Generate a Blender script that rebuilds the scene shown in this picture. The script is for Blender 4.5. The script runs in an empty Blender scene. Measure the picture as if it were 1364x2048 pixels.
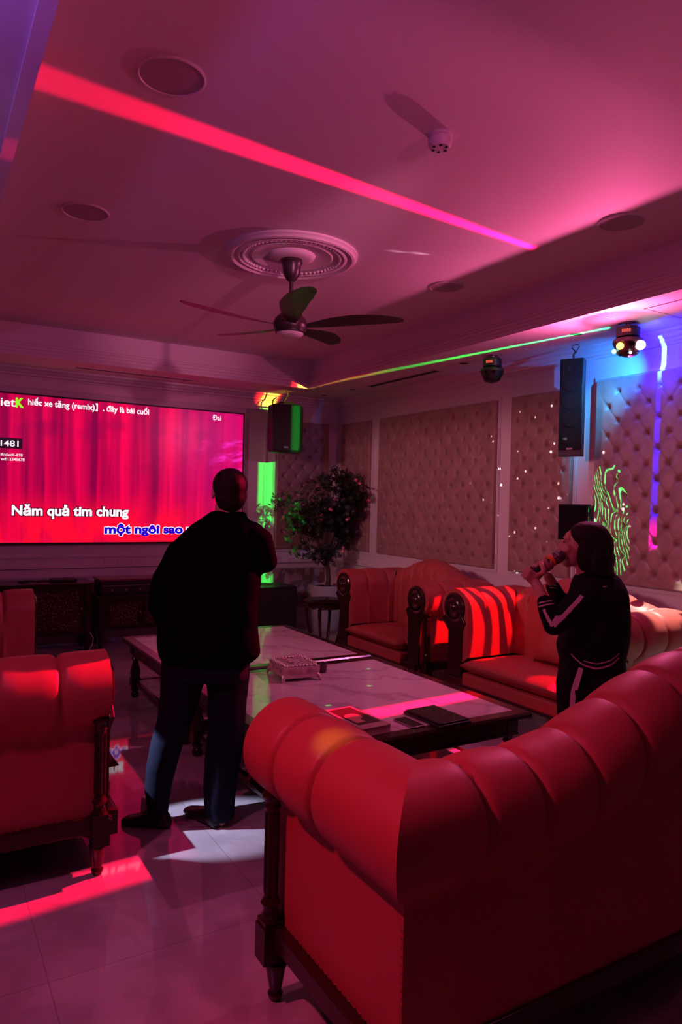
import bpy, bmesh, math, random
import numpy as np
from mathutils import Vector, Matrix
random.seed(7)
PI = math.pi
scn = bpy.context.scene
col = scn.collection

# ---------------------------------------------------------------- camera
FPX, PITCH, YAW, ROLL, EYE = 1418.7, -.01349, .53888, .02382, 1.55
fw = Vector((math.sin(YAW)*math.cos(PITCH), math.cos(YAW)*math.cos(PITCH), math.sin(PITCH)))
rt0 = Vector((math.cos(YAW), -math.sin(YAW), 0)); up0 = rt0.cross(fw)
rt = rt0*math.cos(ROLL)+up0*math.sin(ROLL); up = up0*math.cos(ROLL)-rt0*math.sin(ROLL)
CAMP = Vector((0, 0, EYE))
cam = bpy.data.cameras.new('camera'); camo = bpy.data.objects.new('camera', cam); col.objects.link(camo)
camo.matrix_world = Matrix(((rt.x, up.x, -fw.x, 0), (rt.y, up.y, -fw.y, 0), (rt.z, up.z, -fw.z, EYE), (0, 0, 0, 1)))
cam.sensor_fit = 'VERTICAL'; cam.sensor_height = 36; cam.lens = FPX/2048*36; cam.clip_start = .05
scn.camera = camo
scn.view_settings.view_transform = 'Standard'; scn.view_settings.look = 'None'
scn.view_settings.exposure = 0; scn.view_settings.gamma = 1; scn.view_settings.use_curve_mapping = False
scn.cycles.use_denoising = True
scn.cycles.max_bounces = 6; scn.cycles.diffuse_bounces = 3; scn.cycles.glossy_bounces = 3
scn.cycles.transmission_bounces = 2; scn.cycles.caustics_reflective = False; scn.cycles.caustics_refractive = False
scn.cycles.sample_clamp_indirect = 3
scn.cycles.use_light_tree = False

w = bpy.data.worlds.new('world'); scn.world = w; w.use_nodes = True
w.node_tree.nodes['Background'].inputs[0].default_value = (.02, .008, .02, 1)
w.node_tree.nodes['Background'].inputs[1].default_value = .3

def ray(px, py): return rt*(px-682)-up*(py-1024)+fw*FPX
def at(px, py, d): return CAMP+ray(px, py)*(d/FPX)              # a point of the room seen at a pixel, d metres deep
def on_y(px, py, Y): r = ray(px, py); return CAMP+r*(Y/r.y)
def on_x(px, py, X): r = ray(px, py); return CAMP+r*(X/r.x)
def on_z(px, py, Z): r = ray(px, py); return CAMP+r*((Z-EYE)/r.z)

# ---------------------------------------------------------------- lights
class NG:
    def __init__(s, nt): s.nt = nt; s.n = nt.nodes; s.l = nt.links
    def node(s, t, **k):
        n = s.n.new(t)
        for a, b in k.items(): setattr(n, a, b)
        return n
    def put(s, sock, v):
        if isinstance(v, bpy.types.NodeSocket): s.l.new(v, sock)
        else: sock.default_value = v
    def m(s, op, a, b=0.0, c=0.0):
        n = s.node('ShaderNodeMath', operation=op); s.put(n.inputs[0], a); s.put(n.inputs[1], b); s.put(n.inputs[2], c)
        return n.outputs[0]
    def v(s, op, a, b=(0, 0, 0)):
        n = s.node('ShaderNodeVectorMath', operation=op); s.put(n.inputs[0], a); s.put(n.inputs[1], b)
        return n.outputs['Value'] if op in ('DOT_PRODUCT', 'LENGTH') else n.outputs[0]
    def scale(s, a, k):
        n = s.node('ShaderNodeVectorMath', operation='SCALE'); s.put(n.inputs[0], a); s.put(n.inputs['Scale'], k)
        return n.outputs[0]
    def step(s, x, lo, hi, t0=0.0, t1=1.0):
        n = s.node('ShaderNodeMapRange', interpolation_type='SMOOTHSTEP'); s.put(n.inputs[0], x)
        for i, q in enumerate((lo, hi, t0, t1)): s.put(n.inputs[i+1], q)
        return n.outputs[0]
    def noise(s, vec, scale, detail=2, out=0):
        n = s.node('ShaderNodeTexNoise'); s.put(n.inputs['Vector'], vec); n.inputs['Scale'].default_value = scale
        n.inputs['Detail'].default_value = detail
        return n.outputs[out]
    def sep(s, v):
        n = s.node('ShaderNodeSeparateXYZ'); s.put(n.inputs[0], v); return n.outputs
    def comb(s, x, y, z):
        n = s.node('ShaderNodeCombineXYZ')
        for i, q in enumerate((x, y, z)): s.put(n.inputs[i], q)
        return n.outputs[0]

def U(x, y, z): return tuple(Vector((x, y, z)).normalized())
def beam_light(name, loc, radius, energy, build):
    """a point lamp behind a patterned lens: build(g, direction) returns colour of every direction"""
    L = bpy.data.lights.new(name, 'POINT'); L.energy = energy; L.shadow_soft_size = radius; L.use_nodes = True
    L.color = (1, 1, 1)
    g = NG(L.node_tree); em = [n for n in g.n if n.type == 'EMISSION'][0]
    tc = g.node('ShaderNodeTexCoord')
    d = g.v('NORMALIZE', tc.outputs['Normal'])
    c = build(g, d)
    g.put(em.inputs['Color'], c); em.inputs['Strength'].default_value = 1
    o = bpy.data.objects.new(name, L); o.location = loc; col.objects.link(o); o['kind'] = 'helper'
    return o
def lobes(g, d, L, base=None):
    """L: list of (colour, direction, inner angle, outer angle) in degrees"""
    acc = base
    for c, a, i, o in L:
        k = g.step(g.v('DOT_PRODUCT', d, U(*a)), math.cos(math.radians(o)), math.cos(math.radians(i)))
        t = g.scale(tuple(c), k)
        acc = t if acc is None else g.v('ADD', acc, t)
    return acc
def fan(g, d, n, hw, c, side=None, smin=0.0, soft=.35):
    k = g.step(g.m('ABSOLUTE', g.v('DOT_PRODUCT', d, U(*n))), hw*(1+soft), hw*(1-soft))
    if side: k = g.m('MULTIPLY', k, g.step(g.v('DOT_PRODUCT', d, U(*side)), smin, smin+.04))
    return g.scale(tuple(c), k)

LAMP = Vector((4.19, 3.21, 2.68))
def wall_uv(g, d, dist):          # where a ray of direction d meets a wall at +x distance dist
    x, y, z = g.sep(d)
    xs = g.m('MAXIMUM', x, .001)
    return g.m('MULTIPLY', g.m('DIVIDE', y, xs), dist), g.m('MULTIPLY', g.m('DIVIDE', z, xs), dist), x

def b_red(g, d):
    c = fan(g, d, (.08, -1, 0), .024, (60, 0, 3), side=(-1, 0, 0), smin=.05, soft=.3)
    # magenta wash to the tray and the room
    z = g.sep(d)[2]
    wash = lobes(g, d, [((1.5, .19, .55), (-1, 0, .12), 20, 125),
                        ((.5, .03, .12), (-.75, -.55, .35), 2, 42), ((.9, .28, .6), (-2.1, .8, -2.2), 8, 30), ((3, 1.6, 2.2), tuple(on_z(795, 503, 3.12)-Vector((4.045, 3.20, 2.662))), .2, .7), ((3, 1.6, 2.2), tuple(on_z(840, 507, 3.12)-Vector((4.045, 3.20, 2.662))), .3, .8),
                        ((.45, .06, .16), (-.6, -.8, .1), 5, 60)])
    return g.v('ADD', c, g.scale(wash, g.step(z, .66, .36, .10, 1.0)))
beam_light('party_beam_red', (4.045, 3.20, 2.662), .012, 60, b_red)
def b_green(g, d):
    c = fan(g, d, (4.59, .6, 0), .021, (0, 22, 1.6), side=(0, 1, 0), smin=.3, soft=.25)
    c = g.scale(c, g.step(g.sep(d)[2], -.455, -.435))
    for q in ((1.43, 3.27, 0), (2.33, 3.52, .46), (2.56, 3.89, .46)):
        c = g.v('ADD', c, g.scale((1, 14, 3), g.step(g.v('DOT_PRODUCT', d, U(q[0]-4.19, q[1]-3.31, q[2]-2.665)), math.cos(.0042), math.cos(.0028))))
    return lobes(g, d, [((60, .6, 1), (-.6, 4.36, .15), .2, 2.4), ((0, 7, .4), (-.62, 4.59, .08), .2, 1.8)], c)
beam_light('party_beam_green', (4.19, 3.31, 2.665), .008, 60, b_green)
def b_blue(g, d):
    u, v, x = wall_uv(g, d, .31)
    wd = g.m('MAXIMUM', g.m('SUBTRACT', .020, g.m('MULTIPLY', v, .014)), .008); k = g.m('MULTIPLY', g.step(g.m('ABSOLUTE', g.m('ADD', u, g.m('MULTIPLY', v, .012))), wd, g.m('MULTIPLY', wd, .75)), g.step(x, .0, .03))
    k = g.m('MULTIPLY', g.m('MULTIPLY', k, g.step(v, -1.66, -1.60)), g.step(v, .17, .16))
    top = g.step(v, -.28, -.1)
    bot = g.step(v, -1.35, -1.5)
    cc = g.v('ADD', (0.0, .0, 30.0), g.scale((3.0, 16.0, 10.0), top))
    cc = g.v('ADD', cc, g.scale((40.0, 0.0, -6.0), bot))
    # steeper rays reach the wall farther away: widen the strength with distance like the diode does
    fall = g.m('ADD', 1.0, g.m('MULTIPLY', g.m('MULTIPLY', v, v), 9.0))
    c = g.scale(g.scale(cc, k), g.m('MULTIPLY', fall, .13))
    return lobes(g, d, [((.02, .0, 4.0), (.6, .0, .02), 15, 62), ((.0, 1.5, 7.0), (.42, .8, -.2), 6, 42), ((.01, .02, 3.0), (.3, -.3, .45), 10, 60),
                        ((0.1, .08, 1.0), (.5, 0, -.7), 5, 50), ((.3, 2.6, 3.6), (.33, 1.0, -.62), 2, 26)], c)
beam_light('party_beam_blue', (4.29, 3.215, 2.66), .004, 9, b_blue)
def b_warm(g, d):
    # camouflage like warm patches thrown on the couch arm below
    n = g.noise(g.scale(d, 1.0), 9.0, 1)
    k = g.m('MULTIPLY', g.step(n, .47, .485), g.step(g.v('DOT_PRODUCT', d, U(.08, -.42, -1.72)), math.cos(.24), math.cos(.20)))
    c = g.scale((13, 13, 11), k)
    return lobes(g, d, [((.5, .02, .2), (0, -.8, .35), 5, 60)], c)
beam_light('party_beam_warm', (4.19, 3.20, 2.59), .0015, 40, b_warm)
def b_stripe(g, d):
    # red folds over the arm and seat of the couch
    x, y, z = g.sep(d)
    zz = g.m('MINIMUM', z, -.05)
    p = g.m('DIVIDE', x, zz); q = g.m('DIVIDE', y, zz)
    nz = g.noise(g.comb(p, q, 0.0), 3.0, 1)
    s = g.m('SINE', g.m('ADD', g.m('MULTIPLY', p, 75.0), g.m('ADD', g.m('MULTIPLY', q, 26.0), g.m('MULTIPLY', nz, 26.0))))
    k = g.m('MULTIPLY', g.step(s, -.25, .15), g.step(g.v('DOT_PRODUCT', d, U(-.42, .98, -1.95)), math.cos(.165), math.cos(.15)))
    c = g.scale((17, .25, .25), k)
    k3 = g.step(g.v('DOT_PRODUCT', d, U(-.62, .02, -2.25)), math.cos(.075), math.cos(.06))
    return g.v('ADD', c, g.scale((6, 0, .1), k3))
beam_light('party_beam_stripe', (4.15, 3.25, 2.59), .006, 60, b_stripe)

def plain(name, loc, radius, energy, color):
    L = bpy.data.lights.new(name, 'POINT'); L.energy = energy; L.color = color; L.shadow_soft_size = radius
    o = bpy.data.objects.new(name, L); o.location = loc; col.objects.link(o); o['kind'] = 'helper'
    return o
# lights added out of the picture, bare points without fixtures
def b_side(g, d):
    return lobes(g, d, [((.95, .13, .36), (.85, .0, -.75), 12, 56), ((1.1, .0, .02), (1.45, -.5, -1.9), 4, 24)], g.scale((5, 6, .3), g.step(g.v('DOT_PRODUCT', d, U(1.5, -.33, -1.66)), math.cos(.016), math.cos(.010))))
beam_light('fill_wash_side', (-.45, 2.0, 2.50), .05, 66, b_side)  # added fill from an unseen point, for the floor and near sofa
def b_violet(g, d):
    return lobes(g, d, [((.42, .12, 1), (.2, .3, .9), 20, 80), ((.50, .22, .8), (.25, 1, -.05), 10, 40)])
beam_light('fill_wash_violet', (-.45, 1.6, 2.45), .05, 24, b_violet)  # violet fill added for the soffit and the television wall
def b_far(g, d):
    z = g.sep(d)[2]; k = g.m('MULTIPLY', g.step(z, .03, -.06), g.step(z, -.46, -.26, .42, 1.0))
    return g.scale(lobes(g, d, [((1, .36, .47), (1, -.02, -.16), 12, 48)]), k)
beam_light('fill_wash_far', (-.40, 5.1, 2.42), .22, 230, b_far)  # pink fill added out of view to brighten the padded wall
def b_stars(g, d):
    vo = g.node('ShaderNodeTexVoronoi'); vo.inputs['Scale'].default_value = 44; g.l.new(d, vo.inputs['Vector'])
    k = g.m('MULTIPLY', g.step(vo.outputs['Distance'], .12, .08), g.step(g.v('DOT_PRODUCT', d, U(4.95, -.8, -.8)), math.cos(.19), math.cos(.15)))
    c = g.scale((9, 8, 9), k)
    # green laser curls on the padded wall: drooping strands
    u, v, x = wall_uv(g, d, 5.0)
    u = g.m('MULTIPLY', g.m('ADD', u, 1.515), -1.0); v = g.m('ADD', v, .96)
    dome = g.m('MULTIPLY', g.m('MULTIPLY', u, u), 9.0)
    wv = g.m('SINE', g.m('ADD', g.m('MULTIPLY', v, 8.0), g.m('MULTIPLY', u, 14.0)))
    nz = g.noise(g.comb(g.m('MULTIPLY', u, 2.2), v, 5.0), 3.2, 1)
    uu = g.m('ADD', g.m('MULTIPLY', u, 80.0), g.m('ADD', g.m('MULTIPLY', wv, 4.5), g.m('MULTIPLY', nz, 17.0)))
    ln = g.step(g.m('ABSOLUTE', g.m('SINE', uu)), .42, .30)
    cell = g.noise(g.comb(g.m('MULTIPLY', u, 5.0), g.m('MULTIPLY', v, 2.2), 9.0), 3.6, 1)
    br = g.step(g.m('ABSOLUTE', g.m('SUBTRACT', cell, .5)), .012, .03)
    ex = g.m('DIVIDE', g.m('SUBTRACT', u, g.m('MULTIPLY', g.m('SUBTRACT', 0, v), .10)), .165)
    ey = g.m('DIVIDE', v, .44)
    msk = g.step(g.m('ADD', g.m('MULTIPLY', ex, ex), g.m('MULTIPLY', g.m('MULTIPLY', ey, ey), g.m('MULTIPLY', ey, ey))), 1.0, .96)
    k2 = g.m('MULTIPLY', g.m('MULTIPLY', ln, br), g.m('MULTIPLY', msk, g.step(x, .02, .05)))
    return g.v('ADD', c, g.scale((.4, 14, 2.6), k2))
beam_light('party_beam_stars', (-.40, 5.1, 2.42), .003, 400, b_stars)
def b_top(g, d):
    return lobes(g, d, [((1, .12, .36), (-.15, .25, .6), 30, 84), ((6, 1.4, 2.8), (.05, 1, .095), 1, 9)])
beam_light('fill_wash_back', (1.9, .62, 2.62), .05, 42, b_top)  # upward fill added out of view to lift the tray ceiling
def spot(name, loc, target, energy, color, size, blend, radius):
    L = bpy.data.lights.new(name, 'SPOT'); L.energy = energy; L.color = color; L.spot_size = math.radians(size)
    L.spot_blend = blend; L.shadow_soft_size = radius
    o = bpy.data.objects.new(name, L); o.location = loc; col.objects.link(o); o['kind'] = 'helper'
    o.rotation_euler = (Vector(target)-Vector(loc)).to_track_quat('-Z', 'Y').to_euler()
    return o
spot('added_spot_white', (.42, 3.44, .80), (1.10, 3.20, .05), 105, (.66, .66, 1), 34, .4, .006)  # spot added for the white pool at the man's feet, no fixture

# ---------------------------------------------------------------- materials
def mat(name, color=(.5, .5, .5), rough=.5, spec=.5, metal=0, build=None, ior=None, coat=0, sheen=0):
    m = bpy.data.materials.new(name); m.use_nodes = True
    b = m.node_tree.nodes['Principled BSDF']
    b.inputs['Base Color'].default_value = (*color, 1); b.inputs['Roughness'].default_value = rough
    b.inputs['Specular IOR Level'].default_value = spec; b.inputs['Metallic'].default_value = metal
    if ior: b.inputs['IOR'].default_value = ior
    b.inputs['Coat Weight'].default_value = coat; b.inputs['Sheen Weight'].default_value = sheen
    if build: build(NG(m.node_tree), b)
    return m
def bump(g, b, h, dist, strength=.5):
    n = g.node('ShaderNodeBump'); n.inputs['Strength'].default_value = strength; n.inputs['Distance'].default_value = dist
    g.put(n.inputs['Height'], h); g.l.new(n.outputs[0], b.inputs['Normal'])
def mixc(g, f, a, b):
    n = g.node('ShaderNodeMix', data_type='RGBA'); g.put(n.inputs[0], f)
    g.put(n.inputs[6], (*a, 1) if isinstance(a, tuple) else a); g.put(n.inputs[7], (*b, 1) if isinstance(b, tuple) else b)
    return n.outputs[2]
def objc(g): return g.node('ShaderNodeTexCoord').outputs['Object']
def b_paint(g, b): bump(g, b, g.noise(objc(g), 60, 3), .001, .15)
M = {}
M['paint'] = mat('painted_plaster', (.74, .70, .72), .55, build=b_paint)
M['ceil'] = mat('ceiling_paint', (.74, .70, .72), .7, build=b_paint)
def b_fab(g, b):
    v = objc(g); n = g.noise(v, 9, 4); g.l.new(mixc(g, g.step(n, .3, .7), (.30, .19, .165), (.40, .26, .23)), b.inputs['Base Color'])
    bump(g, b, g.noise(v, 300, 2), .0006, .4)
M['darkwall'] = mat('unseen_wall_dark', (.07, .05, .05), .6)  # for the unseen walls, kept dark to cut bounced light
M['velvet'] = mat('tufted_velvet', (.36, .23, .2), .42, .4, build=b_fab, sheen=.3)
def b_damask(g, b):
    v = objc(g); n = g.noise(v, 7, 5); g.l.new(mixc(g, g.step(n, .47, .53), (.42, .33, .32), (.20, .14, .13)), b.inputs['Base Color'])
M['damask'] = mat('damask_fabric', (.4, .3, .3), .6, build=b_damask)
def b_leather(g, b):
    v = objc(g); n = g.noise(v, 5, 3); g.l.new(mixc(g, n, (.38, .062, .058), (.48, .085, .078)), b.inputs['Base Color'])
    vo = g.node('ShaderNodeTexVoronoi'); vo.inputs['Scale'].default_value = 260; g.l.new(v, vo.inputs['Vector'])
    bump(g, b, vo.outputs[0], .0008, .25)
M['leather'] = mat('red_leather', (.5, .06, .055), .48, .4, build=b_leather)
def b_wood(g, b):
    v = objc(g); n = g.noise(g.v('MULTIPLY', v, (6, 6, 60)), 2, 4)
    g.l.new(mixc(g, n, (.012, .004, .003), (.045, .014, .010)), b.inputs['Base Color'])
M['wood'] = mat('dark_mahogany', (.03, .01, .008), .22, .5, build=b_wood)
M['black'] = mat('black_plastic', (.006, .006, .007), .4)
M['bronze'] = mat('dark_bronze', (.035, .02, .022), .35, .5)
M['grille'] = mat('black_grille', (.012, .012, .014), .6)
M['glossblack'] = mat('black_glass', (.004, .004, .005), .05)
M['metal'] = mat('brushed_metal', (.45, .42, .42), .3, metal=1)
M['brass'] = mat('brass', (.6, .38, .16), .3, metal=1)
M['white'] = mat('white_plastic', (.7, .68, .7), .4)
M['opal'] = mat('opal_glass', (.75, .7, .72), .3)
M['ceramic'] = mat('glazed_ceramic', (.50, .52, .50), .25)
M['soil'] = mat('dark_soil', (.02, .012, .01), .9)
M['bark'] = mat('tree_bark', (.10, .05, .035), .8)
M['leaf'] = mat('dark_leaf', (.018, .022, .012), .5)
M['petal'] = mat('coral_petal', (.85, .22, .22), .5)
M['cloth'] = mat('black_navy_cloth', (.004, .004, .008), .9, .15)
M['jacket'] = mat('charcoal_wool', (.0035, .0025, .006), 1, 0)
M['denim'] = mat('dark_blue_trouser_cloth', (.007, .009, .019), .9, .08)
M['stripe'] = mat('pale_stripe', (.62, .42, .5), .7)
M['skin'] = mat('skin', (.55, .27, .2), .5)
def b_hair(g, b):
    v = objc(g); bump(g, b, g.noise(g.v('MULTIPLY', v, (220, 220, 14)), 1, 3), .004, .8)
M['hair'] = mat('black_hair', (.008, .005, .006), .6, .15, build=b_hair)
M['greyhair'] = mat('grey_black_hair', (.016, .010, .012), .7, .1)
M['sock'] = mat('white_sock', (.7, .7, .7), .8)
M['silver'] = mat('antique_silver', (.72, .55, .55), .38, metal=.55)
M['paper'] = mat('paper', (.6, .52, .45), .7)
M['cord'] = mat('cable_rubber', (.01, .01, .01), .5)
def b_marble(g, b):
    v = objc(g)
    n1 = g.noise(v, 3, 6, 1); vv = g.v('ADD', v, g.scale(n1, .5))
    wv = g.node('ShaderNodeTexWave', bands_direction='DIAGONAL'); wv.inputs['Scale'].default_value = 1.5; wv.inputs['Distortion'].default_value = 9
    wv.inputs['Detail'].default_value = 5; g.l.new(vv, wv.inputs['Vector'])
    f = g.m('MULTIPLY', g.step(wv.outputs['Fac'], .16, .0), .38)
    g.l.new(mixc(g, g.m('ADD', f, g.m('MULTIPLY', g.noise(v, 14, 5), .35)), (.74, .60, .62), (.34, .24, .27)), b.inputs['Base Color'])
M['marble'] = mat('rose_marble', (.6, .5, .5), .07, .5, build=b_marble, ior=1.7)
def b_floor(g, b):
    v = objc(g)
    br = g.node('ShaderNodeTexBrick'); br.offset = 0; br.inputs['Scale'].default_value = 1
    for k, q in (('Color1', (.9, .9, .9, 1)), ('Color2', (1, 1, 1, 1)), ('Mortar', (.62, .62, .62, 1)), ('Mortar Size', .002), ('Brick Width', .8), ('Row Height', .8), ('Mortar Smooth', .1)):
        br.inputs[k].default_value = q
    g.l.new(g.v('ADD', v, (.42, .02, 0)), br.inputs['Vector'])
    n = g.noise(g.v('ADD', v, g.scale(g.noise(v, 1.5, 4, 1), 1.2)), 2.2, 7)
    c = mixc(g, g.step(n, .35, .65), (.42, .37, .39), (.60, .55, .57))
    mx = g.node('ShaderNodeMix', data_type='RGBA', blend_type='MULTIPLY'); mx.inputs[0].default_value = 1
    g.l.new(c, mx.inputs[6]); g.l.new(br.outputs[0], mx.inputs[7]); g.l.new(mx.outputs[2], b.inputs['Base Color'])
M['floor'] = mat('polished_stone_tiles', (.4, .35, .35), .045, .5, build=b_floor, ior=2.1)
def emit(name, c, s=1.0):
    m = bpy.data.materials.new(name); m.use_nodes = True; b = m.node_tree.nodes['Principled BSDF']
    b.inputs['Base Color'].default_value = (0, 0, 0, 1); b.inputs['Specular IOR Level'].default_value = 0
    b.inputs['Emission Color'].default_value = (*c, 1); b.inputs['Emission Strength'].default_value = s
    return m

# ---------------------------------------------------------------- mesh helpers
class MB:
    def __init__(s): s.v = []; s.f = []
    def add(s, vs, fs):
        n = len(s.v); s.v += [tuple(v) for v in vs]; s.f += [tuple(i+n for i in f) for f in fs]; return s
    def box(s, a, b, R=None):
        x0, y0, z0 = a; x1, y1, z1 = b
        vs = [Vector(p) for p in ((x0,y0,z0),(x1,y0,z0),(x1,y1,z0),(x0,y1,z0),(x0,y0,z1),(x1,y0,z1),(x1,y1,z1),(x0,y1,z1))]
        if R is not None: vs = [R @ p for p in vs]
        return s.add(vs, [(0,3,2,1),(4,5,6,7),(0,1,5,4),(1,2,6,5),(2,3,7,6),(3,0,4,7)])
    def loft(s, rings, cap=True, closed=True):
        n = len(rings[0]); vs = [p for r in rings for p in r]; fs = []
        for i in range(len(rings)-1):
            for j in range(n if closed else n-1):
                k = (j+1) % n; fs.append((i*n+j, i*n+k, (i+1)*n+k, (i+1)*n+j))
        if cap and closed: fs.append(tuple(range(n))[::-1]); fs.append(tuple((len(rings)-1)*n+j for j in range(n)))
        return s.add(vs, fs)
    def lathe(s, prof, c=(0,0,0), seg=24, R=None, cap=True):
        rings = []
        for r, z in prof:
            ring = [Vector((max(r, 1e-4)*math.cos(2*PI*j/seg), max(r, 1e-4)*math.sin(2*PI*j/seg), z)) for j in range(seg)]
            if R is not None: ring = [R @ p for p in ring]
            rings.append([p+Vector(c) for p in ring])
        return s.loft(rings, cap)
    def tube(s, pts, rad, seg=10, flat=1.0, cap=True, upv=(0,0,1)):
        pts = [Vector(p) for p in pts]; n = len(pts); rings = []
        rad = rad if isinstance(rad, (list, tuple)) else [rad]*n
        u = None
        for i, p in enumerate(pts):
            t = (pts[min(i+1, n-1)]-pts[max(i-1, 0)]).normalized()
            if u is None:
                u = Vector(upv); u = u-t*u.dot(t)
                if u.length < .05: u = Vector((1, 0, 0)); u = u-t*u.dot(t)
            else: u = u-t*u.dot(t)
            u.normalize(); v = t.cross(u)
            rings.append([p+(u*math.cos(2*PI*j/seg)*flat+v*math.sin(2*PI*j/seg))*rad[i] for j in range(seg)])
        return s.loft(rings, cap)
    def ball(s, c, r, seg=14, R=None):
        rx, ry, rz = (r, r, r) if not isinstance(r, (tuple, list)) else r
        rings = []
        k = seg//2
        for i in range(k+1):
            a = PI*(i+.02)/(k+.04)-PI/2
            ring = [Vector((rx*math.cos(a)*math.cos(2*PI*j/seg), ry*math.cos(a)*math.sin(2*PI*j/seg), rz*math.sin(a))) for j in range(seg)]
            if R is not None: ring = [R @ p for p in ring]
            rings.append([p+Vector(c) for p in ring])
        return s.loft(rings)
    def prism(s, poly, d, f):      # poly of 2-D points through f(x, y, h) for h in (0, d)
        n = len(poly); vs = [f(x, y, 0) for x, y in poly]+[f(x, y, d) for x, y in poly]
        return s.add(vs, [tuple(range(n))[::-1], tuple(range(n, 2*n))]+[(i, (i+1) % n, n+(i+1) % n, n+i) for i in range(n)])
    def build(s, name, m, parent=None, bevel=0, angle=40, world=False, smooth=True, sub=0):
        me = bpy.data.meshes.new(name)
        off = Vector((0, 0, 0))
        if world and parent is not None: off = wloc(parent)
        me.from_pydata([tuple(Vector(v)-off) for v in s.v], [], s.f); me.update()
        bm = bmesh.new(); bm.from_mesh(me); bmesh.ops.recalc_face_normals(bm, faces=bm.faces); bm.to_mesh(me); bm.free()
        me.materials.append(m)
        if smooth:
            me.shade_smooth(); me.set_sharp_from_angle(angle=math.radians(angle))
        o = bpy.data.objects.new(name, me); col.objects.link(o)
        if parent is not None: o.parent = parent
        if bevel:
            b = o.modifiers.new('bevel', 'BEVEL'); b.width = bevel; b.segments = 2; b.limit_method = 'ANGLE'; b.angle_limit = math.radians(50)
        if sub:
            b = o.modifiers.new('subdivision', 'SUBSURF'); b.levels = sub; b.render_levels = sub
        return o
def wloc(o):
    v = Vector(o.location)
    while o.parent: o = o.parent; v += Vector(o.location)
    return v
def tag(o, label, cat, group=None, kind=None):
    o['label'] = label; o['category'] = cat
    if group: o['group'] = group
    if kind: o['kind'] = kind
    return o
def thing(name, label, cat, loc=(0,0,0), rz=0, group=None):
    o = bpy.data.objects.new(name, None); o.empty_display_size = .1; col.objects.link(o); o.location = loc; o.rotation_euler = (0, 0, rz)
    return tag(o, label, cat, group)
def struct(o): o['kind'] = 'structure'; return o
def text_mesh(body, size, ext, m, name, parent):
    c = bpy.data.curves.new(name, 'FONT'); c.body = body; c.extrude = ext; c.size = size; c.align_x = 'CENTER'; c.align_y = 'CENTER'
    o = bpy.data.objects.new(name, c); col.objects.link(o)
    me = bpy.data.meshes.new_from_object(o.evaluated_get(bpy.context.evaluated_depsgraph_get())); bpy.data.objects.remove(o)
    me.materials.clear(); me.materials.append(m); o = bpy.data.objects.new(name, me); col.objects.link(o); o.parent = parent
    return o
def bounds_text(body, x0, z0, x1, z1, y, fat=0.0, font_w=None, m=None, name='text', parent=None, depth=.001):
    """lettering on a wall-parallel plane, fitted between x0..x1 with cap heights z0..z1"""
    c = bpy.data.curves.new(name, 'FONT'); c.body = body; c.offset = fat; c.extrude = .01
    o = bpy.data.objects.new(name, c); col.objects.link(o)
    dg = bpy.context.evaluated_depsgraph_get(); me = bpy.data.meshes.new_from_object(o.evaluated_get(dg))
    bpy.data.objects.remove(o)
    n = len(me.vertices); a = np.zeros(n*3); me.vertices.foreach_get('co', a); a = a.reshape(-1, 3)
    # cap height of the built-in font is about .70-.73
    sx = (x1-x0)/(a[:, 0].max()-a[:, 0].min()); sz = (z1-z0)/.715
    X = x0+(a[:, 0]-a[:, 0].min())*sx; Z = z0+a[:, 1]*sz; Y = y-(a[:, 2]/.01*.5+.5)*depth
    a = np.stack([X, Y, Z], 1)
    if parent is not None: a -= np.array(wloc(parent))
    me.vertices.foreach_set('co', a.ravel()); me.update(); me.materials.clear(); me.materials.append(m)
    o = bpy.data.objects.new(name, me); col.objects.link(o); o.parent = parent
    return o
def remeshed(name, mb, m, parent, voxel, smooth=3, world=True, factor=.5):
    me = bpy.data.meshes.new('tmp'); me.from_pydata([tuple(v) for v in mb.v], [], mb.f); me.update()
    bm = bmesh.new(); bm.from_mesh(me); bmesh.ops.recalc_face_normals(bm, faces=bm.faces); bm.to_mesh(me); bm.free()
    o = bpy.data.objects.new('tmp', me); col.objects.link(o)
    r = o.modifiers.new('r', 'REMESH'); r.mode = 'VOXEL'; r.voxel_size = voxel; r.use_smooth_shade = True
    if smooth: s = o.modifiers.new('s', 'SMOOTH'); s.iterations = smooth; s.factor = factor
    dg = bpy.context.evaluated_depsgraph_get(); me2 = bpy.data.meshes.new_from_object(o.evaluated_get(dg))
    bpy.data.objects.remove(o)
    off = wloc(parent) if (world and parent is not None) else Vector((0, 0, 0))
    me2.transform(Matrix.Translation(-off)); me2.name = name; me2.materials.clear(); me2.materials.append(m); me2.shade_smooth()
    o2 = bpy.data.objects.new(name, me2); col.objects.link(o2); o2.parent = parent
    return o2

# ---------------------------------------------------------------- the room
XW, YW = 4.6, 7.8          # padded wall, television wall
XL, YB = -.95, -1.3        # walls beside and behind the camera
SOF, TOP = 2.83, 3.12      # soffit and tray heights
TX0, TX1, TY0, TY1 = .25, 3.79, 1.06, 7.1
struct(MB().box((XL-.1, YB-.1, -.1), (XW+.1, YW+.1, 0)).build('floor', M['floor'], smooth=False))
struct(MB().box((XW, YB-.1, 0), (XW+.1, YW+.1, TOP+.1)).build('wall_right', M['paint'], smooth=False))
struct(MB().box((XL-.1, YW, 0), (XW, YW+.1, TOP+.1)).build('wall_front', M['paint'], smooth=False))
struct(MB().box((XL-.1, YB-.1, 0), (XL, YW, TOP+.1)).build('wall_left', M['darkwall'], smooth=False))
struct(MB().box((XL, YB-.1, 0), (XW, YB, TOP+.1)).build('wall_back', M['darkwall'], smooth=False))
cb = MB()
cb.box((XL, YB, TOP), (XW, YW, TOP+.1))
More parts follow.
